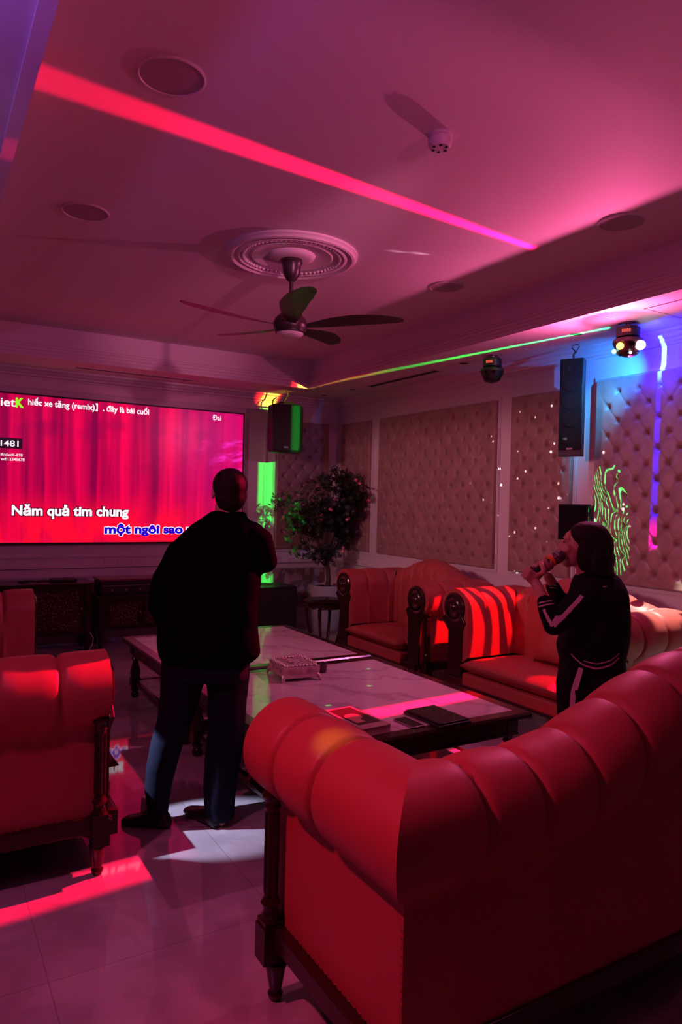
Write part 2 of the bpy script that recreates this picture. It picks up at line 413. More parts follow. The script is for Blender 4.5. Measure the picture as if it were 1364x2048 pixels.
for a, b in (((XL, YB), (TX0, YW)), ((TX1, YB), (XW, YW)), ((TX0, YB), (TX1, TY0)), ((TX0, TY1), (TX1, YW))):
    cb.box((a[0], a[1], SOF), (b[0], b[1], TOP))
struct(cb.build('ceiling', M['ceil'], smooth=False))
def mould(name, pts, prof, closed=False, m=None):
    """sweep prof (out, z) along axis-aligned corners; out is to the left of travel"""
    n = len(pts); rings = []
    P = [Vector((x, y, 0)) for x, y in pts]
    for i, p in enumerate(P):
        a = P[i]-P[i-1] if (i > 0 or closed) else P[1]-P[0]
        b = P[(i+1) % n]-P[i] if (i < n-1 or closed) else a
        na = Vector((-a.y, a.x, 0)).normalized(); nb = Vector((-b.y, b.x, 0)).normalized()
        mi = na+nb if (na-nb).length > .01 else na
        rings.append([p+mi*o+Vector((0, 0, z)) for o, z in prof])
    if closed: rings.append(rings[0])
    return MB().loft(rings, cap=not closed).build(name, m or M['paint'], angle=25)
# moulding of the tray edge: steps on the upright face
tray = [(0, SOF-.012), (.045, SOF-.012), (.045, SOF+.02), (.035, SOF+.028), (.035, SOF+.05), (.022, SOF+.062), (.022, SOF+.085), (.012, SOF+.095), (.012, SOF+.11), (0, SOF+.12)]
struct(mould('trim_1', [(TX0, TY0), (TX1, TY0), (TX1, TY1), (TX0, TY1)], tray, closed=True, m=M['ceil']))
corn = [(0, SOF), (.09, SOF), (.088, SOF-.018), (.06, SOF-.03), (.045, SOF-.05), (.03, SOF-.058), (.03, SOF-.075), (.012, SOF-.085), (.012, SOF-.10), (0, SOF-.10)]
struct(mould('trim_2', [(XL, YB), (XW, YB), (XW, YW), (XL, YW)], corn, closed=True))
base = [(0, 0), (.02, 0), (.02, .10), (.012, .12), (.012, .135), (0, .14)]
struct(mould('baseboard_right', [(XW, YB), (XW, YW)], base))
struct(mould('baseboard_front', [(XW, YW), (XL, YW)], base))
rail = [(0, .79), (.012, .79), (.03, .80), (.03, .822), (.012, .832), (0, .836)]
struct(mould('trim_3', [(XW, YB), (XW, YW), (XL, YW)], [(0, .79), (.012, .792), (.026, .80), (.026, .812), (.014, .820), (0, .824)]))
def rect_frame(mb, u0, z0, u1, z1, place, wd=.035, th=.016):
    """stepped picture-frame moulding; place(u, z, out)"""
    for k, (i, o_, t) in enumerate(((0, wd, th*.6), (wd*.25, wd*.75, th))):
        A = [(u0+i, z0+i), (u1-i, z0+i), (u1-i, z1-i), (u0+i, z1-i)]; B = [(u0+o_, z0+o_), (u1-o_, z0+o_), (u1-o_, z1-o_), (u0+o_, z1-o_)]
        vs = [place(u, z, 0) for u, z in A]+[place(u, z, 0) for u, z in B]+[place(u, z, t) for u, z in A]+[place(u, z, t) for u, z in B]
        fs = []
        for j in range(4):
            q = (j+1) % 4
            fs += [(8+j, 8+q, 12+q, 12+j), (j, q, 8+q, 8+j), (4+q, 4+j, 12+j, 12+q)]
        mb.add(vs, fs)
def tufted(u0, z0, u1, z1, place, hx=.175, hz=.113, depth=.042, res=.0068, phase=(0, 0)):
    nu = max(8, int((u1-u0)/res)); nz = int((z1-z0)/res)
    uu = np.linspace(0, u1-u0, nu+1); zz = np.linspace(0, z1-z0, nz+1)
    Ug, Zg = np.meshgrid(uu, zz, indexing='ij')
    W_, H_ = u1-u0, z1-z0
    best = np.full(Ug.shape, 9.0); crease = np.full(Ug.shape, 9.0)
    cu, cz = W_/2+phase[0], H_/2+phase[1]
    a = (Ug-cu)/hx; b = (Zg-cz)/(2*hz)
    for oa, ob in ((0, 0), (.5, .5)):
        da = (a-oa)-np.round(a-oa); db = (b-ob)-np.round(b-ob)
        # skip buttons too near the frame
        ca = np.round(a-oa)+oa; cbb = np.round(b-ob)+ob
        px = cu+ca*hx; pz = cz+cbb*2*hz
        ok = (px > .05) & (px < W_-.05) & (pz > .07) & (pz < H_-.07)
        d = np.hypot(da*hx, db*2*hz); d = np.where(ok, d, 9.0); best = np.minimum(best, d)
    s1 = np.abs((a+b)-np.round(a+b)); s2 = np.abs((a-b)-np.round(a-b)); cr = np.minimum(s1, s2)*hx*.7
    edge = np.minimum(np.minimum(Ug, W_-Ug), np.minimum(Zg, H_-Zg))
    inner = np.clip((edge-.05)/.05, 0, 1)
    out = .044-depth*np.exp(-(best/.0175)**1.5)-.0045*np.exp(-(cr/.008)**2)*inner+.004*inner
    out += np.where(best < .009, .006*np.sqrt(np.clip(1-(best/.009)**2, 0, 1)), 0)
    out *= np.clip(edge/.012, 0, 1)**.5
    vs = [place(u0+Ug[i, j], z0+Zg[i, j], out[i, j]) for i in range(nu+1) for j in range(nz+1)]
    m_ = nz+1
    fs = [(i*m_+j, (i+1)*m_+j, (i+1)*m_+j+1, i*m_+j+1) for i in range(nu) for j in range(nz)]
    return MB().add(vs, fs)
def padded(label, u0, z0, u1, z1, place, cloth, hx=.175, hz=.113, flat=False, phase=(0, 0)):
    c = place((u0+u1)/2, z0, 0)
    t = thing('padded_wall_panel' if not flat else 'fabric_wall_panel', label, 'wall panel', c, 0, 'padded panels on the walls' if not flat else 'low fabric panels below the chair rail')
    fr = MB(); rect_frame(fr, u0-.03, z0-.03, u1+.03, z1+.03, place); fr.build('frame_moulding', M['paint'], t, world=True, smooth=False)
    if flat:
        MB().add([place(u0, z0, .004), place(u1, z0, .004), place(u1, z1, .004), place(u0, z1, .004)], [(0, 1, 2, 3)]).build('fabric', cloth, t, world=True, smooth=False)
    else: tufted(u0, z0, u1, z1, place, hx, hz, phase=phase).build('upholstery', cloth, t, world=True, angle=180)
    return t
wr = lambda u, z, o: Vector((XW-o, u, z))
wf = lambda u, z, o: Vector((u, YW-o, z))
padded('narrow dark tufted panel beside the room corner, behind the potted tree', 7.0, .965, 7.66, 2.53, wr, M['velvet'])
padded('wide tufted beige panel above the loveseat with the highest arched back', 4.89, .965, 6.82, 2.53, wr, M['velvet'])
padded('tufted panel sparkling with dots between column speaker and wide panel', 4.0, .965, 4.70, 2.53, wr, M['velvet'])
padded('tufted panel lit blue with green laser curls behind the woman', 1.95, .975, 3.78, 2.555, wr, M['velvet'])
padded('pale tufted panel in the corner behind the hanging box speaker', 3.72, .965, 4.45, 2.53, wf, M['velvet'])
for l, a, b in (('low fabric panel behind the round bow-legged table', 7.0, 7.66), ('low fabric panel behind the couch with arched back', 4.89, 6.82)):
    padded(l, a, .22, b, .73, wr, M['damask'], flat=True)
padded('low damask panel behind the subwoofer and the plant pot', 3.72, .22, 4.45, .73, wf, M['damask'], flat=True)
fr = MB(); rect_frame(fr, .28, .22, 1.9, .73, wf); rect_frame(fr, 2.0, .22, 3.6, .73, wf)
struct(fr.build('trim_4', M['paint'], smooth=False))
fr = MB(); rect_frame(fr, .42, .90, 3.60, 2.66, wf); struct(fr.build('trim_5', M['paint'], smooth=False))

# ceiling fittings
for i, (x, y) in enumerate(((.792, 2.624), (.776, 4.119), (3.287, 2.581), (3.249, 4.025))):
    t = thing('ceiling_speaker', ['large-looking round grey ceiling disc closest to the camera, off the red beam', 'round grey ceiling disc above the television side, by the plain tray corner',
              'round ceiling disc half lit red beside the padded-wall soffit', 'thin round ceiling disc between fan and soffit'][i], 'ceiling speaker', (x, y, TOP), 0, 'round discs in the ceiling')
    MB().lathe([(.126, 0), (.126, -.006), (.120, -.009), (.117, -.005), (.117, 0)], seg=40).build('rim', M['white'], t)
    MB().lathe([(.117, 0), (.117, -.004), (.0, -.0045)], seg=40).build('grille', mat('grey_speaker_mesh', (.40, .34, .38), .8), t)
t = thing('smoke_detector', 'small round white smoke detector on the ceiling beside the red beam', 'smoke detector', (1.885, 2.408, TOP))
MB().lathe([(.052, 0), (.052, -.012), (.046, -.014), (.046, -.018), (.052, -.022), (.050, -.045), (.042, -.056), (0, -.058)], seg=28).build('body', M['white'], t)
s_ = MB()
for k in range(6): s_.box((.030*math.cos(k*PI/3)-.005, .030*math.sin(k*PI/3)-.005, -.0605), (.030*math.cos(k*PI/3)+.005, .030*math.sin(k*PI/3)+.005, -.05))
s_.build('vent_slots', M['black'], t)

FC = (2.03, 4.08)
t = thing('ceiling_medallion', 'round white plaster medallion around the ceiling fan', 'ceiling medallion', (*FC, TOP))
MB().lathe([(.42, 0), (.42, -.012), (.405, -.02), (.40, -.03), (.385, -.034), (.37, -.026), (.36, -.02), (.35, -.028), (.335, -.03), (.325, -.018), (.30, -.014),
            (.265, -.012), (.255, -.02), (.24, -.018), (.2, -.008), (.15, -.006), (.14, -.022), (.12, -.03), (.10, -.034), (0, -.034)], seg=72).build('plaster_rings', M['ceil'], t)
s_ = MB()
for k in range(64): s_.ball((.308*math.cos(2*PI*k/64), .308*math.sin(2*PI*k/64), -.014), (.012, .012, .016), 8)
bd = s_.build('bead_ring', M['ceil'], t)
t = thing('ceiling_fan', 'dark five-blade ceiling fan with a round light hanging from the medallion', 'ceiling fan', (*FC, TOP))
MB().lathe([(.068, -.034), (.070, -.05), (.062, -.06), (.058, -.09), (.05, -.13), (.03, -.16), (.02, -.17), (0, -.17)], seg=28).build('canopy', M['bronze'], t)
MB().lathe([(.013, -.15), (.013, -.39)], seg=14).build('rod', M['bronze'], t)
MB().lathe([(.02, -.33), (.045, -.36), (.075, -.385), (.10, -.41), (.11, -.44), (.105, -.475), (.098, -.485), (.098, -.49), (0, -.49)], seg=32).build('motor_housing', M['bronze'], t)
MB().lathe([(.098, -.485), (.098, -.497), (.09, -.50), (.0, -.50)], seg=32).build('trim_ring', M['black'], t)
MB().lathe([(.086, -.50), (.078, -.512), (.05, -.522), (0, -.526)], seg=32).build('light_lens', M['opal'], t)
for k in range(5):
    a = math.radians(37+72*k); rings = []
    ca, sa = math.cos(a), math.sin(a)
    for q in range(21):
        f = q/20; r = .09+.63*f
        wd = float(np.interp(f, (0, .08, .25, .5, .75, .92, .97, 1), (.05, .07, .125, .158, .145, .105, .085, .05)))
        tw = math.radians(13-7*f); bow = .018*math.sin(f*PI*.9)+.035*f*f
        c0 = -.010-.045*math.sin(f*PI)
        ring = []
        for (e, h) in ((-.5, .0), (-.25, .006), (0, .008), (.25, .006), (.5, 0), (.25, -.001), (0, .001), (-.25, -.001)):
            y = c0+e*wd; z = -.455+h*.8+bow-e*wd*math.tan(tw)
            ring.append(Vector((ca*r-sa*y, sa*r+ca*y, z)))
        rings.append(ring)
    MB().loft(rings).build('blade', M['bronze'], t, angle=60)

def slot(label, x0, y0, x1, y1, z=SOF):
    t = thing('air_slot', label, 'air vent', ((x0+x1)/2, (y0+y1)/2, z), 0, 'air slots in the soffits')
    dx, dy = (x1-x0)/2, (y1-y0)/2
    s_ = MB(); th = .012
    for a, b in (((-dx, -dy), (dx, -dy+th)), ((-dx, dy-th), (dx, dy)), ((-dx, -dy), (-dx+th, dy)), ((dx-th, -dy), (dx, dy))): s_.box((a[0], a[1], -.006), (b[0], b[1], 0))
    s_.build('frame', M['white'], t, smooth=False)
    MB().box((-dx+th, -dy+th, -.002), (dx-th, dy-th, 0)).build('slot', M['black'], t, smooth=False)
    s_ = MB()
    if dx > dy:
        for k in (-1, 1): s_.box((-dx+th, k*dy*.3-.002, -.005), (dx-th, k*dy*.3+.002, -.001))
    else:
        for k in (-1, 1): s_.box((k*dx*.3-.002, -dy+th, -.005), (k*dx*.3+.002, dy-th, -.001))
    s_.build('louvre', M['grille'], t, smooth=False)
slot('long black air slot in the soffit over the wide tufted panel', 4.19, 5.35, 4.29, 6.55)
slot('long black air slot in the soffit above the television', 1.34, 7.39, 2.56, 7.47)
t = thing('ceiling_hatch', 'square flush access panel in the soffit past the lit party lamp', 'access panel', (4.16, 2.72, SOF))
s_ = MB()
for a, b in (((-.2, -.2), (.2, -.19)), ((-.2, .19), (.2, .2)), ((-.2, -.2), (-.19, .2)), ((.19, -.2), (.2, .2))): s_.box((*a, -.004), (*b, 0))
s_.build('rim', M['white'], t, smooth=False)
MB().box((-.19, -.19, -.002), (.19, .19, 0)).build('panel', M['ceil'], t, smooth=False)
for i, (x, y) in enumerate(((4.17, 7.42), (4.2, 6.83), (4.21, 4.95), (4.15, 3.62))):
    t = thing('downlight', ['unlit flat downlight in the soffit corner above the hanging box speaker', 'unlit flat downlight in the soffit at the far end of the long air slot',
          'unlit flat downlight in the soffit between air slot and dark party lamp', 'unlit flat downlight in the soffit above the column speaker'][i], 'downlight', (x, y, SOF), 0, 'unlit downlights in the soffit')
    MB().lathe([(.05, 0), (.05, -.004), (.042, -.005), (.042, 0)], seg=24).build('rim', M['white'], t)
    MB().lathe([(.042, 0), (.042, -.002), (0, -.002)], seg=24).build('lens', M['grille'], t)

# ---------------------------------------------------------------- party lamps
def party_lamp(loc, label, lit):
    t = thing('party_lamp', label, 'party light', loc, 0, 'party lamps under the soffit')
    MB().lathe([(.05, 0), (.05, -.006), (.02, -.008), (.02, -.03), (.0, -.03)], seg=24).build('mount', M['metal'], t)
    MB().lathe([(.07, -.028), (.078, -.034), (.078, -.095), (.07, -.10), (0, -.10)], seg=32).build('collar', M['black'], t)
    MB().lathe([(.055, -.10), (.06, -.106), (.096, -.112), (.099, -.122), (.099, -.138), (.092, -.146), (.088, -.165), (.072, -.198), (.045, -.222), (.02, -.232), (0, -.233)], seg=36).build('dome', mat('party_dome', (.05, .015, .02), .25) if lit else M['black'], t)
    dots = [(a, .09, -.155) for a in range(0, 360, 45)]+[(a+22, .062, -.208) for a in range(0, 360, 90)]
    for k, (a, r, z) in enumerate(dots):
        a = math.radians(a+10); n = Vector((math.cos(a), math.sin(a), -.45 if r > .08 else -1.3)).normalized()
        R = n.to_track_quat('Z', 'Y').to_matrix()
        p = Vector((math.cos(a)*(r-.008), math.sin(a)*(r-.008), z))
        MB().lathe([(.017, 0), (.018, .008), (.014, .010), (0, .0105)], c=p, seg=16, R=R).build('lens', M['glossblack'], t)
    if lit:
        for px, py, rr, c, st in ((1240, 692, .024, (1, .35, .05), 9), (1281, 690, .032, (1, .98, .95), 25), (1228, 703, .014, (.3, 1, .8), 8), (1261, 705, .009, (1, 1, 1), 6)):
            d = ray(px, py).normalized(); c0 = Vector(loc)+Vector((0, 0, -.155))
            q = CAMP+d*((c0-CAMP).dot(d)); rad = math.sqrt(max(.0001, .104**2-(q-c0).length_squared)); p = q-d*rad
            R = (-d).to_track_quat('Z', 'Y').to_matrix()
            MB().lathe([(rr, -.012), (rr, .002), (rr*.7, .006), (0, .007)], c=p, seg=18, R=R).build('lit_lens', emit('lit_lens_%d' % px, c, st), t, world=True)
    d = text_mesh('8888', .03, .0003, emit('led_red_%s' % lit, (1, .12, .08), 1.2), 'led_display', t)
    a = math.radians(200); d.location = (.0795*math.cos(a+.15), .0795*math.sin(a+.15), -.065); d.rotation_euler = (PI/2, 0, a+.15+PI/2)
    return t
party_lamp((4.19, 3.21, SOF), 'glowing red and white party lamp under the soffit by the blue wall', True)
party_lamp((4.19, 4.555, SOF), 'unlit black party lamp under the soffit, away from the blue wall', False)

# ---------------------------------------------------------------- television
def b_tv():
    m = bpy.data.materials.new('screen_picture'); m.use_nodes = True; g = NG(m.node_tree); b = m.node_tree.nodes['Principled BSDF']
    v = objc(g); x, y, z = g.sep(v)      # local: x 0..2.68, z 0..1.5
    w1 = g.noise(g.comb(g.m('MULTIPLY', x, 6.5), g.m('MULTIPLY', z, .25), 0.0), 1.0, 3)
    w2 = g.m('SINE', g.m('ADD', g.m('MULTIPLY', x, 38.0), g.m('MULTIPLY', w1, 14.0)))
    fold = g.m('ADD', g.m('MULTIPLY', g.step(w1, .35, .65), .65), g.m('MULTIPLY', g.step(w2, -.6, 1.0), .35))
    c = mixc(g, fold, (.22, .0, .045), (.83, .0, .07))
    low = g.step(z, .62, .12)
    c = mixc(g, g.m('MULTIPLY', low, g.step(g.noise(g.comb(g.m('MULTIPLY', x, 2.0), z, 3.0), 1.6, 3), .35, .5, .45, 1.0)), c, (.95, .003, .028))
    right = g.m('MULTIPLY', g.step(x, 1.5, 2.7), g.step(z, .2, .8, .25, .75))
    c = mixc(g, g.m('MULTIPLY', right, .75), c, (.62, .0, .17))
    n = g.noise(g.comb(g.m('MULTIPLY', x, 3.0), g.m('MULTIPLY', g.m('SUBTRACT', z, g.m('MULTIPLY', x, .2)), 9.0), 1.0), 1.6, 4)
    streak = g.m('MULTIPLY', g.step(n, .5, .8), g.m('MULTIPLY', g.step(x, 1.9, 2.6), g.step(g.m('ABSOLUTE', g.m('SUBTRACT', z, 1.02)), .3, .05)))
    c = mixc(g, streak, c, (.95, .03, .62))
    dark = g.m('MULTIPLY', g.step(g.noise(v, 2.2, 2), .55, .7), g.step(z, .4, 1.3))
    c = mixc(g, g.m('MULTIPLY', dark, .4), c, (.12, 0, .05))
    b.inputs['Base Color'].default_value = (0.002, 0.002, .002, 1); b.inputs['Roughness'].default_value = .25
    g.l.new(c, b.inputs['Emission Color']); b.inputs['Emission Strength'].default_value = 1.15
    return m
TVX0, TVX1, TVZ0, TVZ1 = .60, 3.283, 1.052, 2.566
t = thing('television', 'huge wall television showing red curtains and karaoke lyrics', 'television', (TVX0, YW-.05, TVZ0))
W_, H_ = TVX1-TVX0, TVZ1-TVZ0
MB().box((.015, -.006, .015), (W_-.015, .0, H_-.015)).build('screen', b_tv(), t, smooth=False)
f_ = MB()
for a, b in (((0, 0), (W_, .016)), ((0, H_-.016), (W_, H_)), ((0, .016), (.016, H_-.016)), ((W_-.016, .016), (W_, H_-.016))): f_.box((a[0], -.012, a[1]), (b[0], .012, b[1]))
f_.build('bezel', M['black'], t, smooth=False, bevel=.002)
MB().box((.02, 0, .02), (W_-.02, .045, H_-.02)).build('back_housing', M['black'], t, smooth=False)
SY = YW-.058
WHITE = emit('caption_white', (.95, .88, .95), 1.1); BLUEM = emit('caption_blue', (.01, .0, .62), 1.0); EDGE = emit('caption_edge_dark', (.03, 0, .01), 1.0)
LIME = emit('logo_lime', (.35, .95, .02), 1.0)
def cap(name, body, a, b, m, fat=.02, edge=None, efat=.06, lay=0):
    """a, b: photo pixels of the two ends of the baseline, h from their third item"""
    (ax, ay, hy_), (bx, by) = a, b
    p, q = on_y(ax, ay, SY), on_y(bx, by, SY); top_ = on_y(ax, ay-hy_, SY)
    z0 = (p.z+q.z)/2; hh = top_.z-p.z
    if edge is not None: bounds_text(body, p.x-.006, z0, q.x+.006, z0+hh, SY-.001-lay, fat=efat, m=edge, name=name+'_edge', parent=t)
    return bounds_text(body, p.x, z0, q.x, z0+hh, SY-.003-lay, fat=fat, m=m, name=name, parent=t)
cap('lyric_line', 'Năm quả tim chung', (23, 1029, 20), (257, 1033), WHITE, .038, EDGE, .09)
cap('lyric_line', 'một ngôi sao một', (209, 1064, 17), (420, 1068), BLUEM, .04, WHITE, .10)
cap('song_title', 'hiếc xe tăng (remix)】, đây là bài cuối', (56, 810, 12), (298, 829), WHITE, .025)
cap('caption', 'Đai', (425, 840, 10), (442, 841), WHITE, .012)
cap('logo_letters', 'iet', (1, 811, 17), (31, 813), WHITE, .014)
cap('logo_letter', 'K', (31, 813, 18), (48, 815), LIME, .05)
cap('code_text', '1481', (1, 892, 12), (37, 893), WHITE, .012)
cap('wifi_text', 'ifi:VietK-878', (1, 912, 6), (45, 913), WHITE, .008)
cap('wifi_text', 'wd:12345678', (1, 921, 6), (49, 922), WHITE, .008)
p, q = on_y(0, 896, SY), on_y(45, 877, SY)
MB().box((TVX0+.02, SY+.0005, p.z), (q.x, SY+.0015, q.z)).build('code_strip', emit('strip_dark', (.03, .005, .02)), t, smooth=False, world=True)
t = thing('wall_socket', 'first white double socket plate below the television, by the low cabinets', 'wall socket', (1.78, YW, .81), 0, 'socket plates under the television')
def sockets(t):
    MB().box((-.06, -.008, 0), (.06, 0, .085)).build('plate', M['white'], t, bevel=.003, smooth=False)
    for k in (-1, 1): MB().box((k*.028-.016, -.011, .025), (k*.028+.016, -.007, .06)).build('outlet', M['white'], t, bevel=.002, smooth=False)
sockets(t)
for x, l in ((1.925, 'middle of the three white socket plates below the television'), (2.07, 'white socket plate below the television, closest to the man')):
    t = thing('wall_socket', l, 'wall socket', (x, YW, .81), 0, 'socket plates under the television'); sockets(t)

# ---------------------------------------------------------------- sofas
RZ, RR, SD = .76, .15, .64       # roll centre height, roll radius, depth from front post to back panel
def sofa_profile():
    P = [(0, .235), (0, .35), (0, .48), (0, .58)]
    P.append((.004, .612))
    a0, a1, n = -62, 180, 22
    for k in range(n+1):
        a = math.radians(a0+(a1-a0)*k/n); P.append((-.055+RR*math.cos(a), RZ+RR*math.sin(a)))
    P += [(-.207, .66), (-.21, .55), (-.212, .40)]
    return P
PROF = sofa_profile()
def uph(length_fn, place, seam_pts, hump=None, nr=110, seam_d=.020):
    """place(off, z, t) with t the run of every ring; seams pinch the roll"""
    rings = []
    for i in range(nr+1):
        u = i/nr; ring = []
        for k, (o, z) in enumerate(PROF):
            t = length_fn(u, o)
            inroll = 4 <= k
            wgt = 0.0
            if inroll:
                dmin = min(abs(t-s) for s in seam_pts) if seam_pts else 9
                side = 1 if z > .62 or o < -.1 else .35
                wgt = (math.exp(-(dmin/.010)**2)*.8+math.exp(-(dmin/.04)**2)*.30)*seam_d*side
            oo, zz = o, z
            if inroll and k < len(PROF)-3:
                dx, dz = o+.055, z-RZ; L = math.hypot(dx, dz); f = max(.02, L-wgt)/L; oo, zz = -.055+dx*f, RZ+dz*f
            elif inroll: oo = o-wgt*.5
            if hump:
                h = hump(t); zz += h*max(0, min(1, (z-.45)/.25))
            ring.append(place(oo, zz, t))
        rings.append(ring)
    return rings
def sofa(label, W, loc, rz, hump_h, nch, group='rolled-arm red leather sofas', flat=.16, F=-.10):
    t = thing('sofa', label, 'sofa', loc, rz, group)
    for side in (0, 1):
        sg = -1 if side == 0 else 1; X0 = 0 if side == 0 else W
        seams = [F+.19, F+.42]
        rings = uph(lambda u, o: (F+u*(SD-F))+o*max(0, (F+u*(SD-F)-(SD-.30))/.30), lambda o, z, tt: Vector((X0+sg*o, tt, z)), seams)
        # the flat outer panel starts behind the post
        mb = MB().loft(rings, cap=False, closed=False)
        mb.add([rings[0][k] for k in range(len(PROF))], [tuple(range(len(PROF)))])
        o = mb.build('arm_rest', M['leather'], t, angle=50)
        sc = MB(); R = Matrix.Rotation(PI/2, 3, 'X')
        sc.lathe([(.118, 0), (.118, .012), (.105, .022), (.09, .016), (.075, .016), (.06, .026), (.035, .02), (.025, .03), (0, .034)], c=(X0-sg*.055, F+.002, RZ), seg=28, R=R)
        sc.build('arm_scroll', M['wood'], t)
        ab = MB().prism([(0, .225), (-.15, .225), (-.155, .60), (-.19, .66), (-.05, .80), (.08, .66), (.0, .58)], .022, lambda a, z, h: Vector((X0+sg*a, F-.014+h, z)))
        ab.build('arm_front_board', M['wood'], t, bevel=.003, smooth=False)
    hmp = (lambda x: hump_h*(.5-.5*math.cos(2*PI*max(0, min(1, (x-W*flat)/(W*(1-2*flat))))))**.85) if hump_h else None
    seams = [W*k/nch for k in range(1, nch)]
    rings = uph(lambda u, o: u*W-o*max(0, 1-u*W/.3)+o*max(0, (u*W-(W-.3))/.3), lambda o, z, tt: Vector((tt, SD+o, z)), seams, hmp, nr=int(W*130))
    MB().loft(rings, cap=False, closed=False).build('back_rest', M['leather'], t, angle=50)
    # seat
    sx0, sx1 = .205, W-.205
    MB().box((sx0, -.10, .20), (sx1, SD-.1, .30)).build('seat_base', M['leather'], t, bevel=.02)
    cu = MB(); nx, ny = 24, 14
    vs = []; n0 = 0
    for top in (1, 0):
        for i in range(nx+1):
            for j in range(ny+1):
                x = sx0+(sx1-sx0)*i/nx; y = -.135+(SD+.02)*j/ny
                e = min(i, nx-i, 1.5)/1.5; e2 = min(j, ny-j, 1.5)/1.5; e = min(1, e)*min(1, e2)
                dome = math.sin(PI*i/nx)**.5*math.sin(PI*j/ny)**.5
                vs.append((x, y, .355+(.035*e**.5+.03*dome) if top else .355-.05*e**.5))
    m_ = (nx+1)*(ny+1); fs = []
    for i in range(nx):
        for j in range(ny):
            a = i*(ny+1)+j; fs += [(a, a+ny+1, a+ny+2, a+1), (m_+a, m_+a+1, m_+a+ny+2, m_+a+ny+1)]
    bd = [i*(ny+1) for i in range(nx+1)]+[nx*(ny+1)+j for j in range(1, ny+1)]+[i*(ny+1)+ny for i in range(nx-1, -1, -1)]+[j for j in range(ny-1, 0, -1)]
    for k in range(len(bd)): a, b = bd[k], bd[(k+1) % len(bd)]; fs.append((a, b, m_+b, m_+a))
    MB().add(vs, fs).build('seat_cushion', M['leather'], t, angle=180)
    # wooden frame with arched rails
    fr = MB()
    def railp(x0, y0, x1, y1, th):
        L = math.hypot(x1-x0, y1-y0); ux, uy = (x1-x0)/L, (y1-y0)/L
        poly = [(0, .24), (L, .24), (L, .135)]+[(L-.03-.09*k/6, .135+.045*math.sin(PI/2*k/6)) for k in range(7)]+[(.12-.09*k/6, .135+.045*math.cos(PI/2*k/6)) for k in range(7)]+[(0, .135)]
        fr.prism(poly, th, lambda a, z, h: Vector((x0+ux*a-uy*(h-th/2), y0+uy*a+ux*(h-th/2), z)))
    for X, s_ in ((-.01, 0), (W+.01, 0)): railp(X, -.03, X, SD, .05)
    railp(-.01, SD-.01, W+.01, SD-.01, .045); railp(.02, -.07, W-.02, -.07, .04)
    fr.box((.0, -.06, .2), (W, SD, .225)).build('base_frame', M['wood'], t, bevel=.004)
    legp = [(0, 0), (.016, 0), (.022, .012), (.024, .022), (.018, .032), (.02, .04), (.032, .105), (.036, .112), (.036, .122), (.026, .128), (.03, .14), (0, .14)]
    for x, y in ((-.012, 0), (W+.012, 0), (-.005, SD-.02), (W+.005, SD-.02)):
        MB().lathe(legp, c=(x, y, 0), seg=20).build('leg', M['wood'], t)
    for sg, X in ((-1, -.035), (1, W+.035)):
        p = MB().box((X-.034, -.035, .135), (X+.034, .033, .245)); p.box((X-.03, -.03, .245), (X+.03, .03, .262))
        p.lathe([(.026, .262), (.028, .275), (.022, .285), (.024, .30), (.031, .312), (.024, .325), (.021, .335), (.021, .60), (.026, .61), (.022, .62), (.026, .632), (.034, .645), (.026, .66), (.03, .70)], c=(X, 0, 0), seg=18)
        for k in range(8): a = k*PI/4; p.tube([(X+.021*math.cos(a), .021*math.sin(a), .345), (X+.021*math.cos(a), .021*math.sin(a), .59)], .0042, 6)
        for k in range(7): a = k*PI/3.5; p.ball((X+.028*math.cos(a), .028*math.sin(a), .645), .008, 6)
        p.build('front_post', M['wood'], t)
    nh = MB()
    for X, sg in ((0, -1), (W, 1)):
        for k in range(24): nh.ball((X+sg*.002, .04+k*(SD-.04)/24, .245), .0035, 6)
        for k in range(16): nh.ball((X+sg*.002, SD-.006, .25+k*.02), .003, 6)
    nh.build('nailheads', M['brass'], t)
    return t
sofa('big rolled red sofa closest to the camera, its back turned to us', 2.5, (3.49, 1.965, 0), PI, .20, 13)
sofa('red loveseat with arched back by the round bow-legged table and potted tree', 1.27, (3.60, 5.90, 0), -PI/2, .13, 8, flat=.1, F=-.05)
sofa('red loveseat under striped red light, behind the woman', 1.50, (3.62, 4.28, 0), -PI/2, .13, 9, flat=.1, F=-.05)
sofa('long red sofa with a glossy lit arm end beside the man, facing the marble tables', 2.3, (.655, 2.99, 0), PI/2, .12, 9, F=-.03)

def cushion(label, loc, rot, s=.40):
    rings = []; mb = MB(); n = 14
    for top in (1, -1):
        vs = []
        for i in range(n+1):
            for j in range(n+1):
                u, v = i/n*2-1, j/n*2-1
                pin = 1-.07*(1-abs(u)**2)*abs(v)**4-.0
                pin2 = 1-.07*(1-abs(v)**2)*abs(u)**4
                h = max(0, (1-u**4)*(1-v**4))**.5*.07
                vs.append((u*s/2*pin2, v*s/2*pin, top*h))
        mb.add(vs, [(i*(n+1)+j, (i+1)*(n+1)+j, (i+1)*(n+1)+j+1, i*(n+1)+j+1) for i in range(n) for j in range(n)])
    o = mb.build('throw_cushion', M['leather'], None, angle=180)
    o.location = loc; o.rotation_euler = rot
    b = o.modifiers.new('weld', 'WELD'); b.merge_threshold = .0005
    return tag(o, label, 'cushion', 'throw cushions on the sofas')
cushion('red cushion leaning in the corner of the arched-back loveseat', (3.98, 5.00, .60), (math.radians(72), 0, math.radians(-25)), .36)
cushion('red cushion on the striped loveseat just behind the woman', (4.0, 3.55, .60), (math.radians(70), 0, math.radians(-90)), .40)

